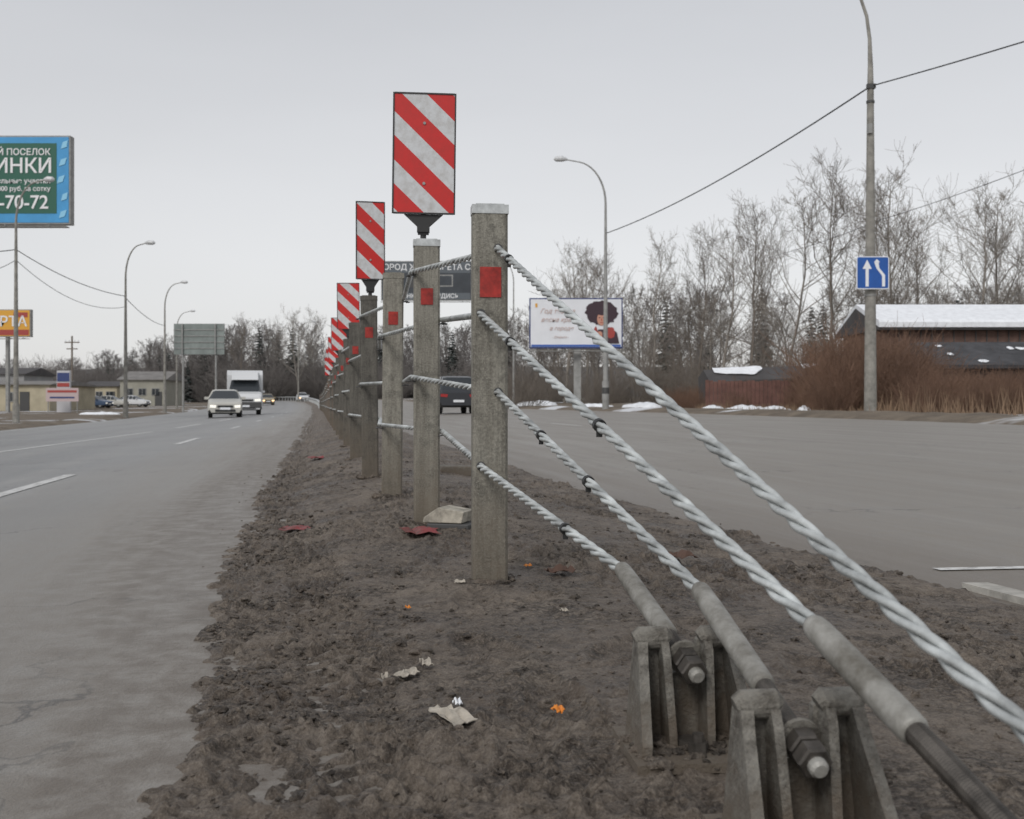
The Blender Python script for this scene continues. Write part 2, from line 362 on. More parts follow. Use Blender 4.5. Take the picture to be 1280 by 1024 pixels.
dd_=.95+(rng.random(N_)**1.5)*8.5
uu_=np.where(rng.random(N_)<.6,rng.uniform(-.85,1.4,N_),rng.normal(-.62,.12,N_))
clu=fbm(uu_*4+3,dd_*4,3)
zz_=mudz(uu_,dd_); sf_=surf(uu_,dd_); xx_=xc(dd_)+uu_
for i in range(N_):
    d=dd_[i];u=uu_[i]
    if clu[i]<.48 and random.random()<.75: continue
    if zz_[i]<sf_[i]+.003 and random.random()<.95: continue
    r=random.choice([.0018,.0025,.003,.0035,.0045,.006])*random.uniform(.7,1.4)
    if random.random()<.02: r=random.uniform(.009,.015)
    big=r>.006; V0,F0=(iv,iff) if big else (iv1,iff1)
    x=xx_[i]; z=max(zz_[i],sf_[i])
    off=rng.random(3)*50
    n=vn(V0[:,0]*2.1+off[0]+V0[:,2],V0[:,1]*2.1+off[1]-V0[:,2]*1.3)
    p=V0*(.4+1.1*n)[:,None]*r*np.array([random.uniform(.8,1.5),random.uniform(.8,1.5),random.uniform(.5,.9)])
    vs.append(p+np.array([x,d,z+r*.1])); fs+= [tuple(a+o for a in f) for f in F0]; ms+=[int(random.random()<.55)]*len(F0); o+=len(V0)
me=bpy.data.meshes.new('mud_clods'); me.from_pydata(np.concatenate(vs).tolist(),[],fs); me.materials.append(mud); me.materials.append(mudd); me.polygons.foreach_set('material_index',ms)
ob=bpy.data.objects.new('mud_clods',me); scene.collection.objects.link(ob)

kb=MB(); kc=M('kerb_concrete',(.40,.385,.35),.85,noise=.45,scale=9,bump=.004,bscale=40)
for i in range(8):
    d0=-1+i*.62; d1=d0+.6; a=1.45; b=1.54
    if d0>3.2: break
    vsx=[(float(xc(dd))+uu,dd,zz) for dd in (d0,d1) for uu,zz in ((a,-.02),(a,.020),(b-.01,.020),(b,.012),(b,-.02))]
    kb.add(vsx,[(0,1,2,3,4),(9,8,7,6,5)]+[(j,(j+1)%5,5+(j+1)%5,5+j) for j in range(5)],kc)
kb.build('kerb')

# ---------------------------------------------------------------- cable barrier
barrier=bpy.data.objects.new('cable_barrier',None); scene.collection.objects.link(barrier)
ROT=math.atan(.12)
pd=[3.22,4.37,5.52,6.79]+[6.79+2.3*i for i in range(1,34)]
tops={0:.582,1:.653,2:.657,3:.668}
W=.103; Dp=.058
def topz(i): 
    d=pd[i]; return CZ+tops.get(i,.672)+float(surf(0,d))
LV=[-.129,-.319,-.547,-.762]
for i,d in enumerate(pd):
    x=float(xc(d)); zt=topz(i); zb=float(mudz(0,d,False))-.06; h=zt-zb
    mb=MB(); mat=[post_l,post_l,post_l,post_d][i] if i<4 else random.choice([post_b,post_d,post_d,post_b])
    w=W/2; q=Dp/2; c=.008
    prof=[(-w+c,-q),(w-c,-q),(w,-q+c),(w,q),(w-.022,q),(w-.022,q-.006),(w-.007,q-.006),(w-.007,-q+.008),(-w+.007,-q+.008),(-w+.007,q-.006),(-w+.022,q-.006),(-w+.022,q),(-w,q),(-w,-q+c)]
    mb.prism(prof,'z',0,h-.028,mat)
    capm=zinc if i in(0,1) else mat
    mb.prism([(-w-.002,-q-.002),(w+.002,-q-.002),(w+.002,q+.002),(-w-.002,q+.002)],'z',h-.028,h-.002,capm)
    mb.prism([(-w+.01,-q+.006),(w-.01,-q+.006),(w-.01,q-.006),(-w+.01,q-.006)],'z',h-.002,h+.002,capm)
    rw=.031 if i<1 else .024
    mb.box((.0,-q-.0015,h-.228),(rw*2,.003,.088 if i==0 else .065),refl)
    for lv in LV:
        xx=(.022 if LV.index(lv)%2==0 else -.028) if i==0 else ((-w-.006) if (LV.index(lv)+i)%2 else (w+.006))
        if i==0: mb.tube([(xx,-q+.001,h+lv),(xx,-q-.004,h+lv)],.013,12,dark)
        else: mb.tube([(xx*.8,-q-.002,h+lv-.018),(xx*1.15,-q-.006,h+lv-.014),(xx*1.4,-q*.2,h+lv-.016),(xx*1.15,q,h+lv-.014)],.0035,6,dark)
    if i<6:
        for q2 in range(22):  # dirt heaped at the foot
            r=random.uniform(.006,.018)*(1.2 if i else 1); off=rng.random(2)*50; n=vn(iv[:,0]*2+off[0]+iv[:,2],iv[:,1]*2+off[1])
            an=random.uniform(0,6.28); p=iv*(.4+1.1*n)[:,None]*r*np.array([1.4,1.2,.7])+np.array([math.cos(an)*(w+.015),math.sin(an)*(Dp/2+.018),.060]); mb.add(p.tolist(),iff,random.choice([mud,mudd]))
    lean=random.uniform(-.012,.012) if i>1 else 0
    mb.build('barrier_post',(x,d,zb),(0,lean,ROT),barrier,bevel=0)
RC=.0108
def resample(pts,step):
    pts=[np.array(p,float) for p in pts]; out=[pts[0]]
    for a,b in zip(pts[:-1],pts[1:]):
        n=max(1,int(np.linalg.norm(b-a)/step)); 
        for j in range(1,n+1): out.append(a+(b-a)*j/n)
    return np.array(out)
def smoothp(p,it=12):
    q=p.copy()
    for _ in range(it): q[1:-1]=.25*q[:-2]+.5*q[1:-1]+.25*q[2:]
    return q
spec={0:[(.467,.83,-.318),(.525,.52,-.43)],1:[(.351,1.25,-.26),(.451,.78,-.406)],2:[(.295,1.70,-.294),(.345,1.28,-.406)],3:[(.204,2.0,-.306),(.267,1.65,-.393)]}
fl={0:.2,1:.20,2:.285,3:.265}
anchors=[]
for L_ in range(4):
    z1=topz(0)+LV[L_]; x1=float(xc(pd[0]))+(.022 if L_%2==0 else -.028)
    Fp=np.array(spec[L_][0])+[0,0,CZ]; Np=np.array(spec[L_][1])+[0,0,CZ]
    P1=np.array([x1,pd[0]-Dp/2-.002,z1])
    pts=[Fp,P1]
    pts.append(np.array([x1,pd[0]+Dp/2,z1]))
    for i in range(1,len(pd)):
        side=-1 if (L_+i)%2 else 1
        pts.append(np.array([float(xc(pd[i]))+side*(W/2+.010),pd[i],topz(i)+LV[L_]]))
    nearpts=pts[:7]; farpts=pts[6:]
    R=resample(nearpts,.006); R=smoothp(R,10)
    seg=np.array([0]+list(np.cumsum(np.linalg.norm(np.diff(R,axis=0),axis=1))))
    mb=MB(); pitch=.17
    tan=np.gradient(R,axis=0); tan/=np.linalg.norm(tan,axis=1)[:,None]
    A=np.cross(tan,[0,0,1.0]); A/=np.linalg.norm(A,axis=1)[:,None]; B_=np.cross(A,tan)
    hr=RC*.56; sr=RC*.46
    for s_ in range(3):
        w=2*math.pi*(seg/pitch+s_/3)
        C=R+hr*(np.cos(w)[:,None]*A+np.sin(w)[:,None]*B_)
        mb.tube(C.tolist(),sr,7,cabm)
    mb.build('cable_%d'%(L_+1),parent=barrier,smooth=True)
    mb=MB(); mb.tube([tuple(p) for p in farpts],RC*.95,6,cabm); mb.build('far_cable_%d'%(L_+1),parent=barrier,smooth=True)
    dv=(Np-Fp); Lr=np.linalg.norm(dv); dv/=Lr
    e=Fp+dv*fl[L_]
    mb=MB(); mb.tube([Fp-dv*.02,Fp-dv*.012,Fp,Fp+dv*.05,e-dv*.02,e-dv*.004,e],[.0115,.0145,.0155,.0165,.0165,.016,.0145],24,ferm)
    mb.build('ferrule_%d'%(L_+1),parent=barrier,smooth=True,bevel=0)
    mb=MB(); rod=[];rr=[]; n=int((Lr+.03-fl[L_])/.0018)
    for j in range(n): rod.append(e+dv*(j*.0018)); rr.append(.0118+.0008*(j%2))
    mb.tube(rod,rr,14,rodm)
    pn=Np-dv*.01
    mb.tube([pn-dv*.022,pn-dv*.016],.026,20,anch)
    for s_ in (-.016,.012): mb.tube([pn+dv*s_,pn+dv*(s_+.003),pn+dv*(s_+.021),pn+dv*(s_+.024)],[.0185,.021,.021,.0185],6,rodm)
    mb.tube([pn+dv*.036,pn+dv*.046,pn+dv*.050],[.0115,.0115,.008],14,ferm)
    mb.build('threaded_rod_%d'%(L_+1),parent=barrier)
    anchors.append((pn,dv))
    tt={0:[.93],1:[.42,.80],2:[.40,.66] ,3:[.30]}[L_]
    mb=MB()
    for t in tt[:]:
        p=Fp+(P1-Fp)*t; dn=(P1-Fp)/np.linalg.norm(P1-Fp)
        mb.tube([p-dn*.006,p+dn*.006],.0128,12,black); mb.box(tuple(p+np.array([0,0,-.016])),(.011,.011,.012),black)
    mb.build('cable_clip_%d'%(L_+1),parent=barrier)
# anchor brackets
for ai,(pn,dv) in enumerate(anchors):
    mb=MB(); gy=.044
    hz=pn[2]-gy
    H=.172; w=.078; t=.014; py=.030
    for sgn in(-1,1):
        pl=[(.022,.0),(w+.010,.0),(w-.004,H-.014),(w-.016,H-.002),(.034,H-.002),(.022,H-.014)]
        mb.prism([(sgn*a,b) for a,b in pl],'y',py,py+t,anch)
    mb.prism([(-.0218,.0),(.0218,.0),(.0218,hz-.022),(.012,hz-.016),(-.012,hz-.016),(-.0218,hz-.022)],'y',py+.0005,py+t-.0005,anch)
    for sgn in(-1,1):
        # (x top, x bottom, thickness, reach towards the camera)
        for xt,xb_,tt,rc in ((w-.004,w+.012,.015,.112),(.040,.034,.012,.060)):
            pr=[(py-.002,H-.006),(py-.026,H-.010),(py-.036,H-.030),(py-rc,.030),(py-rc,.014),(py-.002,.014)]
            vsx=[]
            for off in (0,-tt):
                for (yy,zz) in pr:
                    f_=zz/H; vsx.append((sgn*((xb_*(1-f_)+xt*f_)+off),yy,zz))
            n=len(pr); mb.add(vsx,[tuple(range(n)),tuple(range(2*n-1,n-1,-1))]+[(i,(i+1)%n,n+(i+1)%n,n+i) for i in range(n)],anch)
        # folded lug over the top
        mb.tube([(sgn*.024,py-.008,H-.010),(sgn*.029,py-.008,H-.007),(sgn*(w-.008),py-.008,H-.007),(sgn*(w-.001),py-.008,H-.010)],[.012,.0175,.0175,.012],16,anch)
    mb.box((0,py-.045,.007),(2*w+.045,.19,.014),anch)
    mb.tube([(0,py-.09,.014),(0,py-.09,.030)],.015,6,rodm); mb.tube([(0,py-.09,.030),(0,py-.09,.042)],.009,10,rodm)
    mb.tube([(0,py-.05,.014),(0,py-.05,.022)],.022,16,rodm)
    for q in range(60):
        r=random.uniform(.004,.013); off=rng.random(2)*50; n=vn(iv[:,0]*2+off[0]+iv[:,2],iv[:,1]*2+off[1])
        a=random.uniform(-w-.035,w+.035); b=random.uniform(py-.15,py+.02)
        zz=.015 if (abs(a)<w+.02 and b>py-.135) else .006
        if abs(a)<w and b>py-.02: continue
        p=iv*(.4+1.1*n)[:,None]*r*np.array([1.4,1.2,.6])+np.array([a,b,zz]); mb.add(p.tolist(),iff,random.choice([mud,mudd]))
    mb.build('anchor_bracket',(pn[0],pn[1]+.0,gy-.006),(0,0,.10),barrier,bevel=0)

# ---------------------------------------------------------------- hazard markers
for (i,w,h,zc,lean,yaw) in ((1,.243,.475,.997,.0,.05),(3,.172,.475,1.03,.0,.2),(5,.225,.475,1.02,.0,.1),(7,.225,.475,1.02,.0,.15),(9,.225,.475,1.02,0,.1),(11,.235,.475,1.0,0,.1),(13,.235,.475,1.0,0,.1)):
    d=pd[i]; mb=MB(); zs=topz(i)+.105+h/2
    if i==1: zs=CZ+zc
    mb.box((0,0,0),(w,.004,h),stripe)
    for sx in(-1,1): mb.box((sx*(w/2+.001),0,0),(.006,.010,h+.006),black)
    for sz in(-1,1): mb.box((0,0,sz*(h/2+.001)),(w-.004,.0095,.006),black)
    mb.prism([(-w*.32,-h/2-.004),(w*.32,-h/2-.004),(.022,-h/2-.055),(.022,-h/2-.085),(-.022,-h/2-.085),(-.022,-h/2-.055)],'y',.006,.016,black)
    mb.box((0,.012,-h/2-.06),(.05,.03,.03),black)
    mb.tube([(0,.02,-h/2-.12),(0,.02,-h/2+.25)],.012,8,black)
    for zz in (-.12,.12):
        mb.tube([(0,-.006,zz),(0,-.0025,zz)],.006,10,galv)
    off=(527-530)/F*d if i==1 else 0
    mb.build('hazard_marker_sign',(float(xc(d))+off,d,zs),(0,.012 if i==1 else random.uniform(-.02,.02),ROT+yaw-.1))

# ---------------------------------------------------------------- street lamps and poles
wsign=M('sign_white',(.75,.77,.80),.4)
def lamp(name,x,d,z0,h,arm,r0=.11,r1=.05,mat=galv,bend=2.0,headlen=.55,striped=False):
    mb=MB(); s=1 if arm>0 else -1
    mb.tube([(0,0,-.3),(0,0,.05),(0,0,h*.35),(0,0,h-bend)],[r0,r0,(r0*.65+r1*.35),r1],12,mat)
    mb.tube([(0,0,0),(0,0,.9)],[r0*1.25,r0*1.2],12,mat)
    pts=[];rr=[]
    for j in range(11):
        t=j/10; a=t*math.pi*.46
        pts.append((arm*.75*(1-math.cos(a)),0,h-bend+bend*math.sin(a))); rr.append(r1*(1-.45*t))
    pts.append((arm,0,h+.10)); rr.append(r1*.5)
    mb.tube(pts,rr,8,mat)
    hx=arm; hl=headlen*s
    mb.tube([(hx-hl*.15,0,h+.10),(hx,0,h+.12),(hx+hl*.3,0,h+.14),(hx+hl*.8,0,h+.13),(hx+hl,0,h+.11)],[.05,.09,.14,.13,.05],10,lampg)
    if striped:
        for q in range(3): mb.tube([(0,0,.5+q*.3),(0,0,.5+q*.3+.3)],r0*1.28,12,galv if q%2==0 else dark)
    return mb.build(name,(x,d,z0),smooth=False)
lamp('street_lamp',X(757,52),52,gz(X(757,52),52),11.8,-1.9,.13,.055,striped=True)
lamp('street_lamp',X(642,98),98,gz(X(642,98),98),13,-1.6,.10,.05)
lamp('street_lamp',X(157,67),67,gz(X(157,67),67),10.6,1.25,.13,.06,conc)
lamp('street_lamp',X(206,93),93,gz(X(206,93),93),11,1.4,.13,.06,conc)
lamp('street_lamp',X(221,128),128,gz(X(221,128),128),11.2,1.6,.12,.06,conc)
lamp('street_lamp',X(373,165),165,gz(X(373,165),165),12.0,2,.12,.06,conc)
lamp('street_lamp',X(20,53),53,gz(X(20,53),53),11.6,1.4,.13,.06,conc,headlen=.45)
x0=X(1088,29); zb=.306
mb=MB()
mb.tube([(0,0,-.3),(0,0,0),(0,0,4.5),(0,0,8.7)],[.17,.165,.125,.085],14,conc)
mb.tube([(0,0,8.7),(0,0,9.2),(-.02,0,9.9),(-.10,0,10.5),(-.3,0,11.1),(-.7,0,11.7),(-1.3,0,12.1),(-1.9,0,12.2)],[.085,.07,.05,.045,.04,.04,.035,.035],10,conc)
mb.tube([(-1.8,0,12.2),(-2.0,0,12.22),(-2.3,0,12.25),(-2.6,0,12.2)],[.05,.12,.14,.05],10,lampg)
mb.box((0,-.05,8.63),(.22,.12,.12),dark); mb.box((-.05,-.1,7.5),(.1,.14,.25),galv); mb.tube([(0,0,8.2),(0,0,8.26)],.11,12,dark)
for zz in (3.1,3.75): mb.tube([(0,0,zz),(0,0,zz+.05)],.15,14,galv)
mb.build('street_lamp',(x0,29,zb))
blue=M('sign_blue',(.012,.09,.36),.4,noise=.15,scale=4)
mb=MB(); S=.43
mb.prism([(-S+.04,-S),(S-.04,-S),(S,-S+.04),(S,S-.04),(S-.04,S),(-S+.04,S),(-S,S-.04),(-S,-S+.04)],'y',0,.02,wsign)
mb.prism([(-S+.05,-S+.025),(S-.05,-S+.025),(S-.025,-S+.05),(S-.025,S-.05),(S-.05,S-.025),(-S+.05,S-.025),(-S+.025,S-.05),(-S+.025,-S+.05)],'y',-.004,.001,blue)
def sp(poly): mb.prism(poly,'y',-.008,-.0045,wsign)
sp([(-.19,-.36),(-.11,-.36),(-.11,.10),(-.19,.10)]); sp([(-.27,.10),(-.03,.10),(-.15,.34)])
sp([(.24,-.36),(.32,-.36),(.32,-.06),(.17,.12),(.09,.12),(.24,-.08)]); sp([(.09,.122),(.17,.122),(.15,.27),(.04,.27)])
sp([(.03,.272),(.19,.272),(.10,.36)])
mb.box((0,.05,.2),(.5,.03,.04),galv); mb.box((0,.05,-.2),(.5,.03,.04),galv)
mb.build('lane_direction_sign',(X(1091,28.75),28.75,Z(341,28.75)),(0,0,0))
d=120; mb=MB(); mb.tube([(0,0,-.3),(0,0,8)],[.14,.10],8,bark); mb.box((0,0,7.3),(1.6,.1,.12),bark); mb.box((0,0,6.6),(1.2,.1,.12),bark)
for q in(-.7,-.3,.3,.7): mb.tube([(q,0,7.36),(q,0,7.55)],.05,6,wsign)
mb.build('utility_pole',(X(90,d),d,gz(X(90,d),d)))

def wire(pts,sag,r=.012):
    mb=MB()
    for a,b in zip(pts[:-1],pts[1:]):
        a=Vector(a);b=Vector(b); q=[a.lerp(b,t/24)-Vector((0,0,sag*4*(t/24)*(1-t/24))) for t in range(25)]
        mb.tube(q,r,5,black)
    return mb.build('power_line')
z1=Z(108,29)
wire([(X(757,52),52,Z(292,52)),(x0,29,z1)],.35,.022)
wire([(x0,29,z1),(x0+(X(1280,25)-x0)*6,29-24,z1+(Z(37,25)-z1)*6)],.5,.018)
wire([(X(1400,55),55,Z(165,55)),(X(1100,80),80,Z(275,80)),(X(960,105),105,Z(322,105))],.2,.022)
wire([(X(-120,50),50,8.2),(X(20,53),53,Z(312,53)),(X(155,67),67,Z(370,67)),(X(206,93),93,Z(407,93))],.35,.022)
wire([(X(-120,50),50,7.2),(X(20,53),53,Z(325,53)),(X(155,67),67,Z(384,67))],.8,.015)

# ---------------------------------------------------------------- billboards
def text(body,parent,loc,size,mat,align='CENTER',shear=0,bold=.012):
    c=bpy.data.curves.new('lettering','FONT'); c.body=body; c.size=size; c.align_x=align; c.align_y='CENTER'; c.extrude=.004; c.shear=shear
    c.offset=size*bold
    o=bpy.data.objects.new('lettering',c); scene.collection.objects.link(o); o.parent=parent; o.location=loc; o.rotation_euler=(math.pi/2,0,0)
    c.materials.append(mat); return o
def board(name,x,d,zc,w,h,face,colx=0,yaw=0,frame=galv,cw=.5,colm=None):
    mb=MB(); g=gz(x,d)
    mb.box((0,.25,0),(w,.5,h),frame); mb.box((0,-.01,0),(w-.16,.03,h-.16),face)
    mb.box((colx,.3,(g-zc-h/2)/2-.15 ),(cw,.4,(zc-h/2-g)+.3),colm or galv)
    for q in np.linspace(-w*.4,w*.4,4): mb.box((q,-.35,-h/2-.15),(.05,.7,.05),galv)
    mb.box((0,-.35,-h/2-.2),(w,.5,.04),galv)
    return mb.build(name,(x,d,zc),(0,0,yaw))
bb_blue=M('billboard_blue',(.05,.30,.60),.5,noise=.15,scale=1); bb_green=M('billboard_green',(.012,.10,.065),.5)
bb_dark=M('billboard_slate',(.04,.048,.058),.5,noise=.3,scale=.6); bb_yel=M('billboard_yellow',(.66,.34,.04),.5)
bb_cream=M('billboard_cream',(.72,.735,.77),.5,noise=.06,scale=1); navy=M('navy',(.03,.05,.16),.5); wtxt=M('white_ink',(.76,.77,.78),.5); ptxt=M('rose_ink',(.55,.42,.38),.5)
redi=M('red_ink',(.34,.05,.04),.5); hairm=M('hair_ink',(.04,.02,.03),.6); skin=M('skin_ink',(.50,.25,.18),.5); cyan=M('cyan_ink',(.25,.55,.75),.5)
d=57; w=8.4; h=4.6; xr=X(88,d); xcn=xr-w/2; zc=Z(225,d)
b=board('billboard',xcn,d,zc,w,h,bb_blue,colx=-.6)
mb=MB(); mb.prism([(-3.9,-1.75),(3.5,-1.75),(3.5,1.9),(-3.9,1.9)],'y',-.04,-.03,bb_green)
for q in range(5):
    cx_=3.62+.12*math.sin(q*2.1); cz_=-2+q*.9
    mb.prism([(cx_,cz_),(min(4.05,cx_+.3),cz_+.1),(min(4.08,cx_+.42),cz_+.45),(cx_+.1,cz_+.35)],'y',-.052,-.045,cyan)
mb.build('artwork',parent=b)
text('КОТТЕДЖНЫЙ ПОСЕЛОК',b,(3.2,-.07,1.42),.46,wtxt,'RIGHT')
text('САВВИНКИ',b,(3.3,-.07,.68),1.05,wtxt,'RIGHT'); text('земельные участки',b,(3.2,-.07,-.08),.36,wtxt,'RIGHT'); text('от 7000 руб. за сотку',b,(3.2,-.07,-.48),.34,wtxt,'RIGHT')
text('925-70-72',b,(3.1,-.07,-1.2),.98,wtxt,'RIGHT')
d=100; b=board('billboard',X(8,d),d,Z(404,d),4.4,2.5,bb_yel,cw=.25); 
mb=MB(); mb.box((0,-.035,-.85),(4.1,.01,.5),redi); mb.box((1.3,-.035,.75),(1.3,.01,.45),redi); mb.build('artwork',parent=b)
text('АРТА',b,(.2,-.06,.1),1.3,wtxt)
d=120; b=board('billboard',X(533,d),d,Z(351,d),9.9,4.3,bb_dark,colx=1.2)
mb=MB(); mb.box((-1,-.035,-.2),(2.3,.01,1.1),dark); mb.box((1.9,-.035,.0),(2.0,.01,1.3),galv); mb.box((1.9,-.045,.0),(1.75,.01,1.05),bb_dark); mb.box((0,-.032,1.45),(9.6,.006,1.2),M('slate2',(.10,.115,.13),.5)); mb.box((0,-.032,-1.7),(9.6,.006,.72),M('slate3',(.10,.115,.13),.5)); mb.build('artwork',parent=b)
text('ГОРОД ЖДЕТ СВЕТА С..',b,(0,-.06,1.45),.88,wtxt); text('СТАНКОВ ЗАРЯДИСЬ',b,(0,-.06,-1.7),.66,wtxt)
d=70; b=board('billboard',X(720,d),d,Z(404,d),5.95,3.2,bb_cream,colx=.1,frame=navy,cw=.45)
mb=MB()
def disc(cx_,cz_,rx,rz,y,mat,n=18,wob=0):
    mb.prism([(cx_+rx*(1+wob*random.uniform(-1,1))*math.cos(2*math.pi*j/n),cz_+rz*(1+wob*random.uniform(-1,1))*math.sin(2*math.pi*j/n)) for j in range(n)],'y',y,y+.004,mat)
mb.box((0,-.032,-1.44),(5.7,.006,.14),M('board_blue',(.05,.12,.4),.5))
for q in range(24):
    a=q/24*2*math.pi; disc(1.62+.70*math.cos(a),.62+.48*math.sin(a)+(.1 if math.sin(a)>0 else 0),.32,.26,-.040-.0006*q,hairm,9,.3)
disc(1.62,.6,.75,.55,-.058,hairm,16,.1)
disc(1.62,.25,.28,.42,-.064,skin); disc(1.5,.34,.06,.03,-.069,hairm,8); disc(1.75,.34,.06,.03,-.069,hairm,8); disc(1.63,.03,.11,.03,-.069,redi,8)
mb.prism([(1.62,.36),(1.68,.15),(1.6,.15)],'y',-.069,-.065,redi)
disc(1.62,.66,.36,.16,-.069,hairm,12,.15)
mb.prism([(1.1,-1.3),(2.75,-1.3),(2.6,-.6),(2.1,-.25),(1.8,-.4),(1.45,-.4),(1.2,-.65)],'y',-.075,-.07,hairm)
disc(2.15,-.6,.28,.42,-.080,redi,10,.3); disc(1.5,-.75,.20,.25,-.080,skin,10,.25); disc(1.25,-.5,.12,.3,-.080,redi,9,.3)
mb.prism([(-2.6,1.0),(-2.46,1.0),(-2.46,1.25),(-2.6,1.25)],'y',-.04,-.035,bb_yel)
mb.build('artwork',parent=b)
text('Год театра',b,(-1.2,-.06,.75),.42,ptxt,shear=.4,bold=0); text('весна красок',b,(-.95,-.06,.2),.40,ptxt,shear=.4,bold=0); text('в городе',b,(-.95,-.06,-.35),.36,ptxt,shear=.4,bold=0); text('- Открыто -',b,(-1,-.06,-.9),.2,ptxt,shear=.2,bold=0)
d=100; mb=MB(); gp=M('panel_grey_green',(.22,.25,.24),.7,noise=.3,scale=.8)
w=4.6;h=2.8; mb.box((0,0,0),(w,.06,h),gp)
for q in range(1,5): mb.box((0,-.06,-h/2+q*h/5),(w+.02,.06,.07),galv)
for q in(-1.5,1.5): mb.box((q,-.14,0),(.1,.1,h),galv)
g=gz(X(249,d),d); zc=Z(424,d)
for q in(-1.5,1.5): mb.tube([(q,.1,g-zc-.3),(q,.1,h/2-.1)],.09,8,galv)
mb.build('direction_sign',(X(249,d),d,zc))
d=100; mb=MB(); g=gz(X(80,d),d)
mb.box((0,0,1.9),(1.2,.3,3.8),M('pylon_white',(.5,.5,.52),.5)); mb.box((0,-.17,3.2),(1.1,.03,.8),navy); mb.box((0,-.17,2.5),(1.1,.03,.35),redi)
mb.build('price_sign',(X(80,d),d,g))
d=98; mb=MB(); g=gz(X(78,d),d); mb.box((0,0,1.6),(2.9,.1,1.2),M('banner_pink',(.48,.38,.38),.6)); mb.box((0,-.06,1.9),(2.6,.02,.2),redi); mb.box((0,-.06,1.35),(2.2,.02,.15),navy)
for q in(-1.3,1.3): mb.tube([(q,.08,-.2),(q,.08,2.2)],.05,6,galv)
mb.build('banner_sign',(X(78,d),d,g))

# ---------------------------------------------------------------- buildings
def building(name,xa,xb,d,depth,h,rh,wall,roof,wins=4,door=True,yaw=0):
    w=xb-xa; g=gz((xa+xb)/2,d)-.1; mb=MB()
    mb.box((0,depth/2,h/2),(w,depth,h),wall)
    e=.35
    mb.prism([(-e,h-.02),(depth+e,h-.02),(depth+e,h+.08),(depth/2,h+rh),(-e,h+.08)],'x',-w/2-e,w/2+e,roof)
    for i in range(wins):
        q=-w/2+(i+.7)*w/(wins+.4); 
        mb.box((q,-.03,h*.55),(1.1,.08,1.0),galv); mb.box((q,-.06,h*.55),(.94,.06,.84),glass); mb.box((q,-.095,h*.55),(.05,.02,.84),galv)
    if door: mb.box((w*.36,-.03,1.0),(.95,.08,2.0),dark)
    return mb.build(name,((xa+xb)/2,d,g),(0,0,yaw))
wy=M('wall_yellow',(.45,.40,.29),.8,noise=.25,scale=.5); wg=M('wall_beige',(.33,.32,.27),.8,noise=.2,scale=.5); wgr=M('wall_grey',(.3,.3,.3),.8,noise=.2,scale=.5); rfd=M('roof_dark',(.07,.065,.065),.8,noise=.3,scale=1); rfg=M('roof_grey',(.20,.19,.18),.8,noise=.3,scale=1)
building('warehouse',X(-160,110),X(62,110),110,12,2.7,.5,wy,rfg,3)
building('roadside_shop',X(150,150),X(206,150),150,9,3.6,1.3,wg,rfg,3)
building('roadside_shop',X(102,170),X(146,170),170,9,2.8,.9,wy,rfd,3)
building('roadside_shop',X(-60,140),X(30,140),140,9,4.2,1,wgr,rfd,4)
def barn(xa,xb,d,depth,h,rh,yaw,name='barn'):
    w=xb-xa; g=gz((xa+xb)/2,d)-.1; mb=MB(); wall=M('barn_boards',(.14,.085,.068),.85,noise=.4,scale=2)
    mb.box((0,depth/2,h/2),(w,depth,h),wall)
    for q in np.arange(-w/2+.3,w/2,.6): mb.box((q,-.02,h/2),(.05,.05,h-.02),dark)
    mb.prism([(-.5,h-.12),(depth+.5,h-.12),(depth+.5,h),(depth/2,h+rh),(-.5,h)],'x',-w/2-.4,w/2+.4,rfd)
    mb.prism([(-.58,h+.01),(-.5,h+.02),(depth/2,h+rh+.02),(depth+.4,h+.02),(depth+.4,h+.3),(depth/2,h+rh+.25),(-.40,h+.42),(-.58,h+.28)],'x',-w/2-.36,w/2+.36,snow)
    mb.box((-w*.2,-.05,1.3),(2.4,.08,2.6),dark)
    for q in(.1,.3): mb.box((w*q,-.04,h*.6),(.9,.08,.8),glass)
    return mb.build(name,((xa+xb)/2,d,g),(0,0,yaw))
barn(X(1103,60),X(1103,60)+18,60,7,4.05,1.35,.0)
d=46; mb=MB(); w=9
mb.prism([(0,0),(5,0),(5,2.5),(2.4,2.9),(-.4,1.8),(-.4,1.65),(0,1.7)],'x',0,w,M('tarred_roof',(.055,.055,.06),.8,noise=.5,scale=1.5,bump=.03,bscale=3))
for q in range(12):
    a=random.uniform(.3,w-1.2); t=random.uniform(0,.8); l=random.uniform(.25,.9); y=-.4+2.8*t; z=1.8+1.1*t
    ring=[(a+l*(.5+.5*math.cos(j*.7)*random.uniform(.6,1)),y+.2+.22*math.sin(j*.7)*random.uniform(.6,1)) for j in range(9)]
    mb.add([(p,q_,1.8+1.1*(q_+.4)/2.8+.035) for p,q_ in ring],[tuple(range(9))],snow)
mb.build('low_shed',(X(1165,d),d,gz(X(1165,d),d)-.1),(0,0,-.05))
mb=MB(); d=50; xa=X(884,d); xb=X(1030,d); rb=M('red_boards',(.16,.08,.065),.85,noise=.4,scale=2); q=xa
while q<xb:
    hh=1.35+random.uniform(-.05,.05); mb.box((q-xa,0,hh/2),(.17,.03,hh),rb); q+=.19
mb.box(((xb-xa)/2,.04,1.1),(xb-xa,.05,.1),rb); mb.box(((xb-xa)/2,.04,.4),(xb-xa,.05,.1),rb)
mb.build('board_fence',(xa,d,gz(xa,d)-.05))
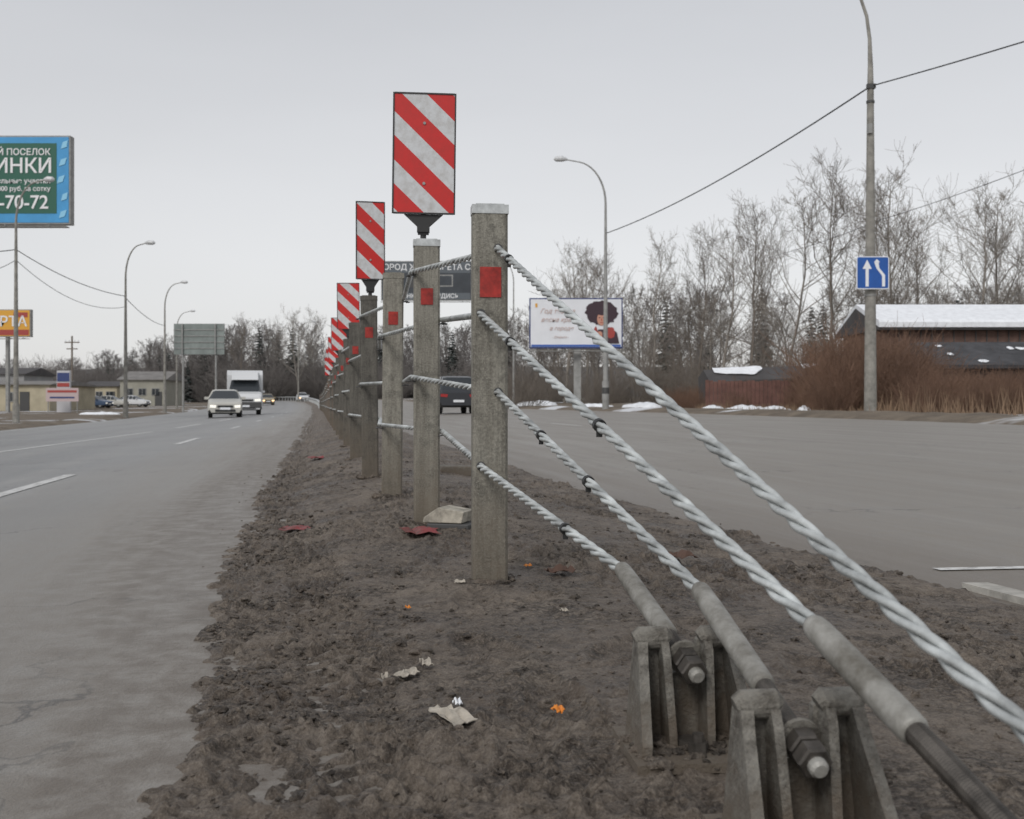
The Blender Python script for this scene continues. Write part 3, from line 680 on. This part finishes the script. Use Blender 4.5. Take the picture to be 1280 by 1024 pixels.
# low lean-to roof with an uneven rim of snow
mb=MB(); d=55; xa=X(888,d); L_=X(1035,d)-xa
mb.prism([(0,0),(3.2,0),(3.2,1.7),(1.5,2.05),(-.2,1.4),(-.2,1.3),(0,1.3)],'x',0,L_,rfd)
n=40
for j in range(n):
    a=L_*j/n; b2=L_*(j+1)/n
    def prof(t):
        lo=.15+1.1*float(vn(t*1.3+4,2.2)); return lo
    vsx=[]
    for xx_q in (a,b2):
        lo=prof(xx_q); 
        for yy in (lo,1.5): vsx.append((xx_q,yy,1.42+(yy+.2)*.382+.04+.05*float(vn(xx_q*3,yy*3))))
    if float(vn(a*.9+9,5.5))>.30: mb.add(vsx,[(0,2,3,1)],snow)
mb.build('low_shed',(xa,d,gz(xa,d)-.1),(0,-.045,0))

# ---------------------------------------------------------------- vegetation
def gen_tree(seed,H,spread=.45,nb=22,low=.22,l1=8,l2=5,rt=.20,tw=.014,bl=.40):
    r=random.Random(seed); segs=[]
    def grow(p,dr,ln,rad,lev,ns):
        pts=[p]; d=dr.copy(); q=p.copy()
        for i in range(ns):
            j=.10 if lev==0 else .20
            d=(d+Vector((r.gauss(0,j),r.gauss(0,j),r.gauss(0,j)*.6+(.02 if lev==0 else .09)))).normalized()
            if lev==0: d=(d*.75+Vector((0,0,1))*.25).normalized()
            n=q+d*ln/ns; ra=rad*(1-.85*i/ns); rb=rad*(1-.85*(i+1)/ns); segs.append((q,n,max(ra,tw),max(rb,tw*.8),lev)); q=n; pts.append(q)
        return pts
    tp=grow(Vector((0,0,-.2)),Vector((r.gauss(0,.04),r.gauss(0,.04),1)).normalized(),H*.88,rt,0,12)
    def along(pts,t):
        f=t*(len(pts)-1); i=min(int(f),len(pts)-2); return pts[i].lerp(pts[i+1],f-i),(pts[i+1]-pts[i]).normalized()
    for b in range(nb):
        t=low+(1-low)*((b+r.random())/nb); p,ax=along(tp,t)
        az=r.uniform(0,6.28)+b*2.4; el=spread*r.uniform(.7,1.4)*(1.15-.4*t)
        side=Vector((math.cos(az),math.sin(az),0)); dr=(side*math.sin(el*1.5)+ax*math.cos(el*1.2)).normalized()
        ln=H*(bl*(1-t)**.6+.11)*r.uniform(.55,1.2)
        bp=grow(p,dr,ln,rt*.42*(1-t*.7),1,6)
        for c in range(l1):
            tt=r.uniform(.2,1); p2,a2=along(bp,tt); rv=Vector((r.gauss(0,1),r.gauss(0,1),r.gauss(.25,.8))).normalized()
            d2=(a2*.7+rv*.7).normalized(); cp=grow(p2,d2,ln*r.uniform(.25,.55)*(1.15-tt*.5),max(tw*1.5,rt*.10*(1-tt*.6)),2,4)
            for e in range(l2):
                p3,a3=along(cp,r.uniform(.15,1)); rv=Vector((r.gauss(0,1),r.gauss(0,1),r.gauss(.2,.8))).normalized()
                grow(p3,(a3*.7+rv*.7).normalized(),ln*r.uniform(.10,.24),tw,3,2)
    return segs
def seg_mesh(name,segs,mat):
    P0=np.array([s[0][:] for s in segs]);P1=np.array([s[1][:] for s in segs]);R0=np.array([s[2] for s in segs]);R1=np.array([s[3] for s in segs])
    t=P1-P0; t/=np.linalg.norm(t,axis=1)[:,None]+1e-9; up=np.where(np.abs(t[:,2:3])<.9,np.array([[0,0,1.]]),np.array([[0,1.,0]]))
    a=np.cross(t,up); a/=np.linalg.norm(a,axis=1)[:,None]; b=np.cross(a,t); n=3
    V=[]
    for Pq,Rq in((P0,R0),(P1,R1)):
        for j in range(n):
            w=2*math.pi*j/n; V.append(Pq+(a*math.cos(w)+b*math.sin(w))*Rq[:,None])
    V=np.stack(V,1).reshape(-1,3); kk=len(segs); base=np.arange(kk)[:,None]*2*n
    q=np.concatenate([base+np.array([[j,(j+1)%n,n+(j+1)%n,n+j]]) for j in range(n)],0)
    me=bpy.data.meshes.new(name); me.vertices.add(len(V)); me.vertices.foreach_set('co',V.reshape(-1).astype(np.float32)); me.loops.add(q.size); me.loops.foreach_set('vertex_index',q.reshape(-1).astype(np.int32))
    me.polygons.add(len(q)); me.polygons.foreach_set('loop_start',np.arange(0,q.size,4,dtype=np.int32)); me.polygons.foreach_set('loop_total',np.full(len(q),4,np.int32)); me.update(calc_edges=True); me.materials.append(mat); return me
tv=[seg_mesh('bare_tree_mesh',gen_tree(100+i,18,spread=[.55,.65,.48,.6,.7,.52][i],nb=[18,22,17,20,22,18][i],low=[.3,.2,.35,.25,.22,.28][i],l1=9,l2=5,tw=.012),[bark,barkp,bark,barkp,barkp,bark][i]) for i in range(6)]
tf=[seg_mesh('distant_tree_mesh',gen_tree(200+i,16,spread=.5,nb=18,low=.15,l1=6,l2=4,tw=.028,bl=.36),barkf) for i in range(3)]
def gen_shrub(seed,H,Rr,n,rs=1):
    r=random.Random(seed); segs=[]
    for i in range(n):
        a=r.uniform(0,6.28); q=Vector((math.cos(a),math.sin(a),0))*Rr*r.random()**.5*.6; d=Vector((q.x*.5,q.y*.5,1.0+r.random())).normalized(); h=H*r.uniform(.5,1.1); st=[]
        for j in range(5):
            d=(d+Vector((r.gauss(0,.16),r.gauss(0,.16),r.gauss(0,.08)))).normalized(); nq=q+d*h/5; segs.append((q,nq,rs*.011*(1-j*.14),rs*.011*(1-(j+1)*.14),0)); st.append((nq,d)); q=nq
        for j in range(7):
            p,dd=r.choice(st); d2=(dd+Vector((r.gauss(0,.6),r.gauss(0,.6),r.gauss(0,.4)))).normalized(); m_=p+d2*h*.14; segs.append((p,m_,rs*.006,rs*.005,1)); d3=(d2+Vector((r.gauss(0,.3),r.gauss(0,.3),.2))).normalized(); segs.append((m_,m_+d3*h*.12,rs*.005,rs*.004,1))
    return segs
sv=[seg_mesh('shrub_mesh',gen_shrub(300+i,2.4,2.2,230),shrubm) for i in range(3)]
sv2=[seg_mesh('brush_mesh',gen_shrub(320+i,6,4.0,150,1.8),bark) for i in range(3)]
sv3=[seg_mesh('brush_mesh_far',gen_shrub(340+i,7,6.0,200,3.5),barkf) for i in range(2)]
def gen_conifer(seed,H,R0):
    r=random.Random(seed); V=[];Fc=[]
    V+= [(-.15,0,0),(.15,0,0),(0,0,H)]; Fc.append((0,1,2)); V+=[(0,-.15,0),(0,.15,0),(0,0,H)]; Fc.append((3,4,5))
    n=26
    for i in range(n):
        t=i/n; z=H*(.10+.88*t); R=R0*(1-t)**.85*r.uniform(.8,1.15)+.15; m=13
        for j in range(m):
            a=r.uniform(0,6.28); rr=R*r.uniform(.55,1.15); w=.16*R+.14; zz=z+r.uniform(-.2,.2)*H/n
            ca,sa=math.cos(a),math.sin(a); o=len(V)
            V+= [(0,0,zz+.12*rr),(ca*rr*.55-sa*w,sa*rr*.55+ca*w,zz-.12*rr),(ca*rr,sa*rr,zz-.30*rr+r.uniform(-.1,.1)),(ca*rr*.55+sa*w,sa*rr*.55-ca*w,zz-.14*rr),(ca*rr*.5,sa*rr*.5,zz-.38*rr)]
            Fc+= [(o,o+1,o+2),(o,o+2,o+3),(o+1,o+4,o+3)]
    me=bpy.data.meshes.new('conifer_mesh'); me.from_pydata(V,[],Fc); me.materials.append(conif); return me
cv=[gen_conifer(400+i,17,2.6+.3*i) for i in range(3)]
def inst(name,me,x,y,s,parent=None,sz=None,dz=0):
    o=bpy.data.objects.new(name,me); scene.collection.objects.link(o); o.location=(x,y,gz(x,y)-.1+dz); o.rotation_euler=(0,0,random.uniform(0,6.28)); o.scale=(s,s,sz or s)
    if parent: o.parent=parent
    return o
for px,py,d in ((1042,200,90),(985,225,96),(1085,215,100),(1132,188,92),(1208,228,84),(1262,215,88),(940,240,100),(900,262,108),(1160,250,110),(870,290,116),(815,290,112),(770,305,118),(705,292,112),(735,305,125),(1315,190,90),(1400,210,100),(1500,200,105)):
    x=X(px,d); H=Z(py,d)-gz(x,d); inst('bare_tree',tv[random.randrange(6)],x,d,H/18*.95,sz=H/18)
forest=bpy.data.objects.new('distant_forest',None); scene.collection.objects.link(forest)
def top(px):
    return np.interp(px,[-600,0,100,160,200,290,340,420,500,600,660,720,900,1280,1900],[445,445,440,425,418,396,392,396,402,395,378,356,345,345,345])
R=random.Random(5)
for k_ in range(420):
    px=R.uniform(-500,1700) if k_<220 else R.uniform(-350,640)
    d=R.uniform(225,300) if px<640 else R.uniform(150,230)
    x=X(px,d); H=(Z(top(px)+abs(R.gauss(0,16)),d)-gz(x,d))
    if H<3: continue
    if R.random()<(.4 if px<640 else .25): inst('conifer',R.choice(cv),x,d,H/17*R.uniform(1.0,1.4),forest,sz=H/17*R.uniform(.8,.97))
    else: inst('tree',R.choice(tf),x,d,H/16*1.1,forest,sz=H/16)
for k_ in range(90):
    px=R.uniform(-450,640); d=R.uniform(215,240); x=X(px,d); inst('brush',R.choice(sv3),x,d,R.uniform(.7,1.3),forest)
for k_ in range(42):
    px=R.uniform(660,1750); d=R.uniform(105,150); x=X(px,d); H=Z(R.uniform(345,410),d)-gz(x,d)
    inst('tree',R.choice(tv),x,d,H/18*1.2,forest,sz=H/18)
for k_ in range(34):
    px=R.uniform(1000,1750); d=R.uniform(125,150); x=X(px,d); H=Z(R.uniform(368,400),d)-gz(x,d); inst('conifer',R.choice(cv),x,d,H/17,forest)
for k_ in range(110):
    px=R.uniform(640,1750); d=R.uniform(75,125); x=X(px,d); inst('brush',R.choice(sv2),x,d,R.uniform(.4,.8),forest)
for px,py,d in ((303,392,200),(372,378,215),(395,384,220),(345,396,230)):
    x=X(px,d); H=Z(py,d)-gz(x,d); inst('bare_tree',tv[R.randrange(6)],x,d,H/18*.8,sz=H/18)
shr=bpy.data.objects.new('dry_shrubs',None); scene.collection.objects.link(shr)
for k_ in range(80):
    px=R.uniform(1020,1600); d=R.uniform(34,56); x=X(px,d); u=x-float(xc(d))
    if u<15.5: continue
    tgt=np.interp(px,[1020,1080,1150,1280,1600],[455,408,440,455,440])+R.uniform(-5,35); H=max(.6,Z(tgt,d)-gz(x,d))
    if d<46 and 1160<px<1300: H=min(H,1.5)
    inst('shrub',R.choice(sv),x,d,H/2.6,shr)
for k_ in range(40):   # low bushes in the rough grass at the road edge
    px=R.uniform(1100,1600); d=R.uniform(29,36); x=X(px,d)
    if x-float(xc(d))<15: continue
    inst('shrub',R.choice(sv),x,d,R.uniform(.28,.5),shr)
for k_ in range(26):
    px=R.uniform(840,1030); d=R.uniform(45,70); x=X(px,d); 
    if x-float(xc(d))<15: continue
    inst('shrub',R.choice(sv),x,d,R.uniform(.3,.6),shr)
V=[];Fc=[]
for k_ in range(13000):
    px=R.uniform(870,1700); d=R.uniform(27,52); x=X(px,d); u=x-float(np.interp(d,cx,cy))
    if u<float(ER(d))+1.6+R.random()*1.5: continue
    h=R.uniform(.15,.65)*(1.2 if px>1090 else .6)*(.4+1.1*float(vn(x*.7,d*.5))); g=.23+.02*max(0,min(u-13,30))-.03; a=R.uniform(0,3.14); w=.018; lx=R.gauss(0,.18)*h; ly=R.gauss(0,.18)*h
    o=len(V); V+= [(x-w*math.cos(a),d-w*math.sin(a),g),(x+w*math.cos(a),d+w*math.sin(a),g),(x+lx,d+ly,g+h)]; Fc.append((o,o+1,o+2))
me=bpy.data.meshes.new('dry_grass'); me.from_pydata(V,[],Fc); me.materials.append(grassm); o=bpy.data.objects.new('dry_grass',me); scene.collection.objects.link(o)
def snowpatch(xa,xb,d,wd,seed,hh=.16):
    n=44; r=random.Random(seed); mb=MB(); cxm=(xa+xb)/2; hw=(xb-xa)/2; g=gz(cxm,d)-.03
    rings=[[] for _ in range(4)]
    for j in range(n):
        a=2*math.pi*j/n; k1=.65+.35*float(vn(3*math.cos(a)+seed*7,3*math.sin(a)))+.12*r.random()
        for q,(s_,z_) in enumerate(((1,0),(.9,.55),(.62,.8),(.3,1.0))):
            rings[q].append((hw*k1*s_*math.cos(a),wd*k1*s_*math.sin(a),hh*z_*(.6+.7*float(vn(4*s_*math.cos(a)*hw+seed,4*s_*math.sin(a))))))
    vs=sum(rings,[])+[(0,0,hh)]; fs=[(q*n+j,q*n+(j+1)%n,(q+1)*n+(j+1)%n,(q+1)*n+j) for q in range(3) for j in range(n)]+[(3*n+j,3*n+(j+1)%n,4*n) for j in range(n)]
    mb.add(vs,fs,snow); mb.build('snow_patch',(cxm,d,g),smooth=True)
for a,b,d,wd,hh in ((775,835,56,1.3,.36),(872,912,43,.5,.22),(905,965,42,.5,.22),(945,992,41,.6,.2),(995,1016,36,.35,.24),(715,772,64,.8,.3),(1040,1130,52,.7,.2),(100,150,90,1,.2),(640,700,95,1.5,.4)):
    snowpatch(X(a,d),X(b,d),d,wd,int(a),hh)
rows=[]
for d in np.arange(14,120,.5):
    e=float(ER(d)); us=e+np.array([-.15,.15,.5,.9,1.4,2.0,2.8]); x=xc(d)+us; hh=np.array([-.03,.05,.10,.14,.12,.07,-.05])*(.6+.9*fbm(x*.8,np.full(7,d)*.8,4)); rows.append(np.stack([x,np.full(7,d),surf(us,d)+hh+.06*(fbm(x*5,np.full(7,d)*5,3)-.5)],-1))
grid('verge_bank',np.array(rows),terr)
rows=[]
for d in np.arange(14,200,1.0):
    e=float(EL(d)); us=e-np.array([-.15,.15,.5,.9,1.4,2.0,2.8]); x=xc(d)+us; hh=np.array([-.03,.05,.09,.12,.10,.06,-.05])*(.6+.9*fbm(x*.8,np.full(7,d)*.8,4)); rows.append(np.stack([x,np.full(7,d),surf(us,d)+hh],-1))
grid('verge_bank',np.array(rows),terr)

# ---------------------------------------------------------------- vehicles
def car(name,st,paintm,x,d,rot,wheels,track,wr=.31,hl=headl,rearview=False,grille=True):
    mb=MB(); n=len(st); ring=[]
    for (y,w,zb,zm,zt,wr_) in st:
        ring.append([(-w*.9,y,zb),(-w,y,zb+.14),(-w*1.01,y,(zb+zm)/2),(-w*.97,y,zm),(-wr_,y,zt-.04 if zt-zm>.2 else zt),(-wr_*.8,y,zt),(wr_*.8,y,zt),(wr_,y,zt-.04 if zt-zm>.2 else zt),(w*.97,y,zm),(w*1.01,y,(zb+zm)/2),(w,y,zb+.14),(w*.9,y,zb)])
    k=12
    for i in range(n-1):
        a,b=ring[i],ring[i+1]; da=st[i][4]-st[i][3]; db=st[i+1][4]-st[i+1][3]
        for j in range(k-1):
            vs=[a[j],a[j+1],b[j+1],b[j]]
            m=paintm
            if j in(3,7) and da>.25 and db>.25: m=glass
            if j in(3,7) and (da>.25)!=(db>.25): m=glass
            if j in(4,5,6) and (da>.25)!=(db>.25): m=glass
            if j in(0,10): m=black
            mb.add(vs,[(0,1,2,3)],m)
        mb.add([a[0],a[-1],b[-1],b[0]],[(0,1,2,3)],black)
    mb.add(ring[0],[tuple(range(k))],paintm); mb.add(ring[-1],[tuple(range(k))],paintm)
    for i in range(n):
        if st[i][4]-st[i][3]>.25:
            for s in(3,7):
                p=Vector(ring[i][s]);q=Vector(ring[i][s+1]); mb.tube([p,q],.03,5,paintm)
    y0=st[0][0]; w0=st[0][1]; zm=st[0][3]; ye=st[-1][0]; we=st[-1][1]; zme=st[-1][3]
    for s in(-1,1):
        mb.prism([(s*w0*.98,zm-.02),(s*w0*.58,zm-.04),(s*w0*.62,zm-.17),(s*w0*.98,zm-.15)],'y',y0-.02,y0+.08,hl)
        mb.prism([(s*we*.99,zme+.05),(s*we*.76,zme+.05),(s*we*.76,zme-.22),(s*we*.99,zme-.22)],'y',ye-.06,ye+.02,taill)
        mb.box((s*(w0+.16),y0+1.15*(abs(y0)/2.1),st[2][3]+.08),(.2,.1,.13),paintm)
        for wy_ in wheels:
            mb.tube([(s*(track-.20),wy_,wr),(s*(track-.19),wy_,wr),(s*track,wy_,wr),(s*(track+.012),wy_,wr)],[wr*.9,wr,wr,wr*.9],18,rubber)
            mb.tube([(s*(track+.008),wy_,wr),(s*(track+.02),wy_,wr)],[wr*.6,wr*.5],12,galv)
            mb.tube([(s*(track-.03),wy_,wr+.02),(s*(track-.0),wy_,wr+.02)],wr*1.17,18,black)
    if grille:
        mb.box((0,y0-.012,zm-.10),(w0*1.0,.03,.11),black); mb.box((0,y0-.02,st[0][2]+.10),(w0*1.3,.05,.12),black)
    mb.box((0,y0-.045,st[0][2]+.2),(.5,.015,.11),wsign); mb.box((0,ye+.02,zme-.25),(.5,.015,.11),wsign)
    mb.box((0,ye+.02,st[-1][2]+.1),(we*1.9,.06,.18),black if rearview else paintm)
    return mb.build(name,(x,d,gz(x,d)),(0,0,rot),smooth=False)
sedan=[(-2.1,.74,.26,.66,.68,.62),(-1.98,.81,.2,.74,.78,.68),(-1.05,.84,.18,.90,.95,.70),(-.35,.84,.18,.94,1.36,.58),(.15,.84,.18,.95,1.43,.58),(.9,.84,.18,.96,1.40,.57),(1.5,.83,.2,.98,1.06,.62),(2.02,.78,.24,.92,.97,.62),(2.1,.74,.3,.84,.87,.6)]
# suv: front is +y here, so the tailgate faces the viewer
suv=[(-2.33,.86,.4,.95,.98,.74),(-2.28,.90,.35,1.08,1.12,.76),(-2.05,.92,.3,1.12,1.70,.66),(-1.5,.93,.3,1.12,1.77,.68),(.2,.93,.3,1.12,1.78,.68),(.7,.93,.3,1.12,1.70,.66),(1.3,.93,.3,1.10,1.15,.78),(2.2,.90,.3,1.0,1.05,.76),(2.3,.84,.35,.9,.93,.7)]
van=[(-2.7,.92,.35,1.0,1.05,.8),(-2.55,.99,.3,1.2,1.28,.84),(-2.0,1.0,.3,1.35,1.42,.86),(-1.45,1.0,.3,1.4,2.15,.8),(-1.2,1.0,.3,1.4,2.3,.80)]
silver=M('car_paint_silver',(.50,.49,.45),.3,.2); whitep=M('car_paint_white',(.62,.63,.64),.35); darkp=M('car_paint_dark',(.03,.032,.038),.3); bluep=M('car_paint_blue',(.05,.08,.14),.3); tanp=M('car_paint_tan',(.30,.25,.17),.4)
r_=math.atan(.19)
x=X(281,56); car('oncoming_car',sedan,silver,x,56,r_+.08,(-1.35,1.25),.80)
x=X(334,142); car('oncoming_car',sedan,tanp,x,142,r_+.1,(-1.35,1.25),.80,hl=headw)
x=X(378,175); car('oncoming_car',sedan,whitep,x,175,r_+.1,(-1.35,1.25),.80,hl=headw)
x=X(565,53); car('dark_suv',suv,darkp,x,53,r_,(-1.4,1.4),.86,wr=.37,rearview=True,hl=taill,grille=False)
x=X(118,130); car('parked_car',sedan,bluep,x,130,1.3,(-1.35,1.25),.80)
x=X(138,134); car('parked_car',sedan,silver,x,134,1.5,(-1.35,1.25),.80)
x=X(166,140); car('parked_car',sedan,whitep,x,140,1.4,(-1.35,1.25),.80)
x=X(306,68); o=car('box_van',van,whitep,x,68,r_+.06,(-1.9,1.9),.92,wr=.38)
mb=MB(); mb.prism([(-1.25,.55),(3.3,.55),(3.3,2.72),(-1.0,2.72),(-1.25,2.45)],'x',-1.06,1.06,whitep); mb.prism([(-1.9,2.12),(-1.2,2.3),(-1.2,2.68),(-1.45,2.6)],'x',-.78,.78,whitep)
mb.box((0,1.2,.45),(1.7,4.2,.2),black); mb.box((0,-2.72,.62),(1.9,.06,.35),dark); mb.build('cargo_body',parent=o,bevel=.05)
mb=MB(); pts=[]
for d in np.arange(84,240,4): pts.append((float(xc(d)),d,float(surf(0,d))+.65))
mb.tube(pts,.10,6,zinc); 
for p in pts: mb.box((p[0],p[1]+.1,p[2]-.3),(.1,.1,.75),zinc)
mb.build('guard_rail')

# ---------------------------------------------------------------- litter
def litter(name,x,d,w,l,h,mat,seed,rot=0,fold=.3):
    r=random.Random(seed); n=7; mb=MB(); vs=[];fs=[]; u=x-float(xc(d)); z=float(mudz(u,d))+.004
    for i in range(n):
        for j in range(n):
            a=(i/(n-1)-.5); b=(j/(n-1)-.5); vs.append((a*w*(1+r.uniform(-.12,.12)),b*l*(1+r.uniform(-.12,.12)),h*(.15+r.random()*fold+.7*abs(math.sin(a*5+seed)*math.cos(b*4)))))
    for i in range(n-1):
        for j in range(n-1): fs.append((i*n+j,(i+1)*n+j,(i+1)*n+j+1,i*n+j+1))
    mb.add(vs,fs,mat); o=mb.build(name,(x,d,z),(0,0,rot)); s=o.modifiers.new('s','SOLIDIFY'); s.thickness=.0015
paperm=M('dirty_paper',(.42,.38,.32),.8,noise=.4,scale=30); reds=M('red_scrap',(.22,.035,.04),.6,noise=.5,scale=25,col2=(.10,.05,.04)); oran=M('orange_peel',(.75,.25,.03),.5,noise=.3,scale=40); leafm=M('dead_leaf',(.09,.05,.035),.8)
def gd(py,h=.505): return F*h/(py-HZ)
for nm,px,py,w,l,h,mat,sd,rt in (('paper_scrap',482,826,.018,.03,.018,paperm,1,.3),('paper_scrap',508,830,.045,.03,.015,paperm,12,.9),('paper_scrap',533,820,.022,.04,.02,paperm,13,.3),('paper_scrap',565,880,.042,.11,.018,paperm,2,.5),('paper_scrap',572,868,.012,.02,.018,wsign,22,.4),('orange_peel',698,890,.016,.02,.016,oran,3,.6),('red_wrapper',525,662,.13,.16,.025,reds,4,.2),('red_wrapper',372,641,.13,.14,.02,reds,5,0),('paper_scrap',575,728,.03,.03,.01,paperm,6,0),('dead_leaf',850,688,.10,.08,.03,leafm,7,.4),('dead_leaf',700,716,.08,.06,.03,leafm,8,.4),('orange_peel',660,692,.02,.02,.01,oran,9,.4),('orange_peel',510,755,.012,.012,.01,oran,10,.4),('red_wrapper',395,570,.12,.2,.03,reds,15,.4),('dead_leaf',610,640,.06,.06,.02,leafm,18,.4),('paper_scrap',705,762,.016,.02,.01,paperm,19,.4)):
    d=gd(py,.47 if py<700 else .51); litter(nm,X(px,d),d,w,l,h,mat,sd,rt)
d=4.25; mb=MB(); mb.prism([(-.085,0),(.075,.0),(.085,.045),(-.02,.060),(-.08,.02)],'y',-.03,.09,M('broken_slab',(.40,.37,.31),.85,noise=.5,scale=20,bump=.004,bscale=60))
mb.box((.02,.03,-.014),(.17,.13,.024),dark); mb.build('broken_slab',(X(557,d),d,float(mudz(X(557,d)-float(xc(d)),d))+.012),(0,0,-.3),bevel=.004)
d=7.6; mb=MB(); mb.prism([(-.16,-.02),(.16,-.02),(.15,.05),(-.12,.06)],'y',-.1,.1,anch); mb.build('broken_slab',(X(572,d),d,float(mudz(X(572,d)-float(xc(d)),d))),(0,0,.2),bevel=.01)

# ---------------------------------------------------------------- light
w=bpy.data.worlds.new('World'); scene.world=w; w.use_nodes=True; N=w.node_tree.nodes; L=w.node_tree.links
bg=N['Background']; out=N['World Output']
sky=N.new('ShaderNodeTexSky'); sky.sky_type='NISHITA'; sky.sun_disc=False; sky.sun_elevation=math.radians(40); sky.sun_rotation=math.radians(205)
hs=N.new('ShaderNodeHueSaturation'); hs.inputs['Saturation'].default_value=.2; L.new(sky.outputs[0],hs.inputs['Color']); L.new(hs.outputs[0],bg.inputs['Color']); bg.inputs['Strength'].default_value=.05
tc=N.new('ShaderNodeTexCoord'); sep=N.new('ShaderNodeSeparateXYZ'); L.new(tc.outputs['Generated'],sep.inputs[0])
rp=N.new('ShaderNodeValToRGB'); rp.color_ramp.elements[0].position=0; rp.color_ramp.elements[1].position=.45
rp.color_ramp.elements[0].color=(.66,.65,.645,1); rp.color_ramp.elements[1].color=(.525,.54,.575,1)
nz=N.new('ShaderNodeTexNoise'); nz.inputs['Scale'].default_value=1.8; nz.inputs['Detail'].default_value=4
mp=N.new('ShaderNodeMapping'); mp.inputs['Scale'].default_value=(1,1,3.5); L.new(tc.outputs['Generated'],mp.inputs[0]); L.new(mp.outputs[0],nz.inputs['Vector'])
L.new(sep.outputs[2],rp.inputs[0])
mr=N.new('ShaderNodeMapRange'); mr.inputs[1].default_value=.3; mr.inputs[2].default_value=.7; mr.inputs[3].default_value=.70; mr.inputs[4].default_value=.78; L.new(nz.outputs['Fac'],mr.inputs[0])
bg2=N.new('ShaderNodeBackground'); L.new(rp.outputs[0],bg2.inputs['Color']); L.new(mr.outputs[0],bg2.inputs['Strength'])
ad=N.new('ShaderNodeAddShader'); L.new(bg.outputs[0],ad.inputs[0]); L.new(bg2.outputs[0],ad.inputs[1]); L.new(ad.outputs[0],out.inputs['Surface'])
sl=bpy.data.lights.new('sun','SUN'); sl.energy=1.5; sl.angle=math.radians(20); sl.color=(1,.965,.92)
so=bpy.data.objects.new('sun',sl); scene.collection.objects.link(so); so.rotation_euler=(math.radians(50),0,math.radians(-25))
# ---------------------------------------------------------------- camera
cam=bpy.data.cameras.new('camera'); co=bpy.data.objects.new('camera',cam); scene.collection.objects.link(co)
co.location=(0,0,CZ); co.rotation_euler=(math.pi/2,0,0); cam.sensor_width=36; cam.lens=F/1280*36; cam.shift_y=-(512-HZ)/1280; cam.clip_start=.05; cam.clip_end=4000
cam.dof.use_dof=True; cam.dof.focus_distance=2.9; cam.dof.aperture_fstop=10
scene.camera=co
scene.view_settings.view_transform='Standard'; scene.view_settings.look='None'; scene.view_settings.exposure=0
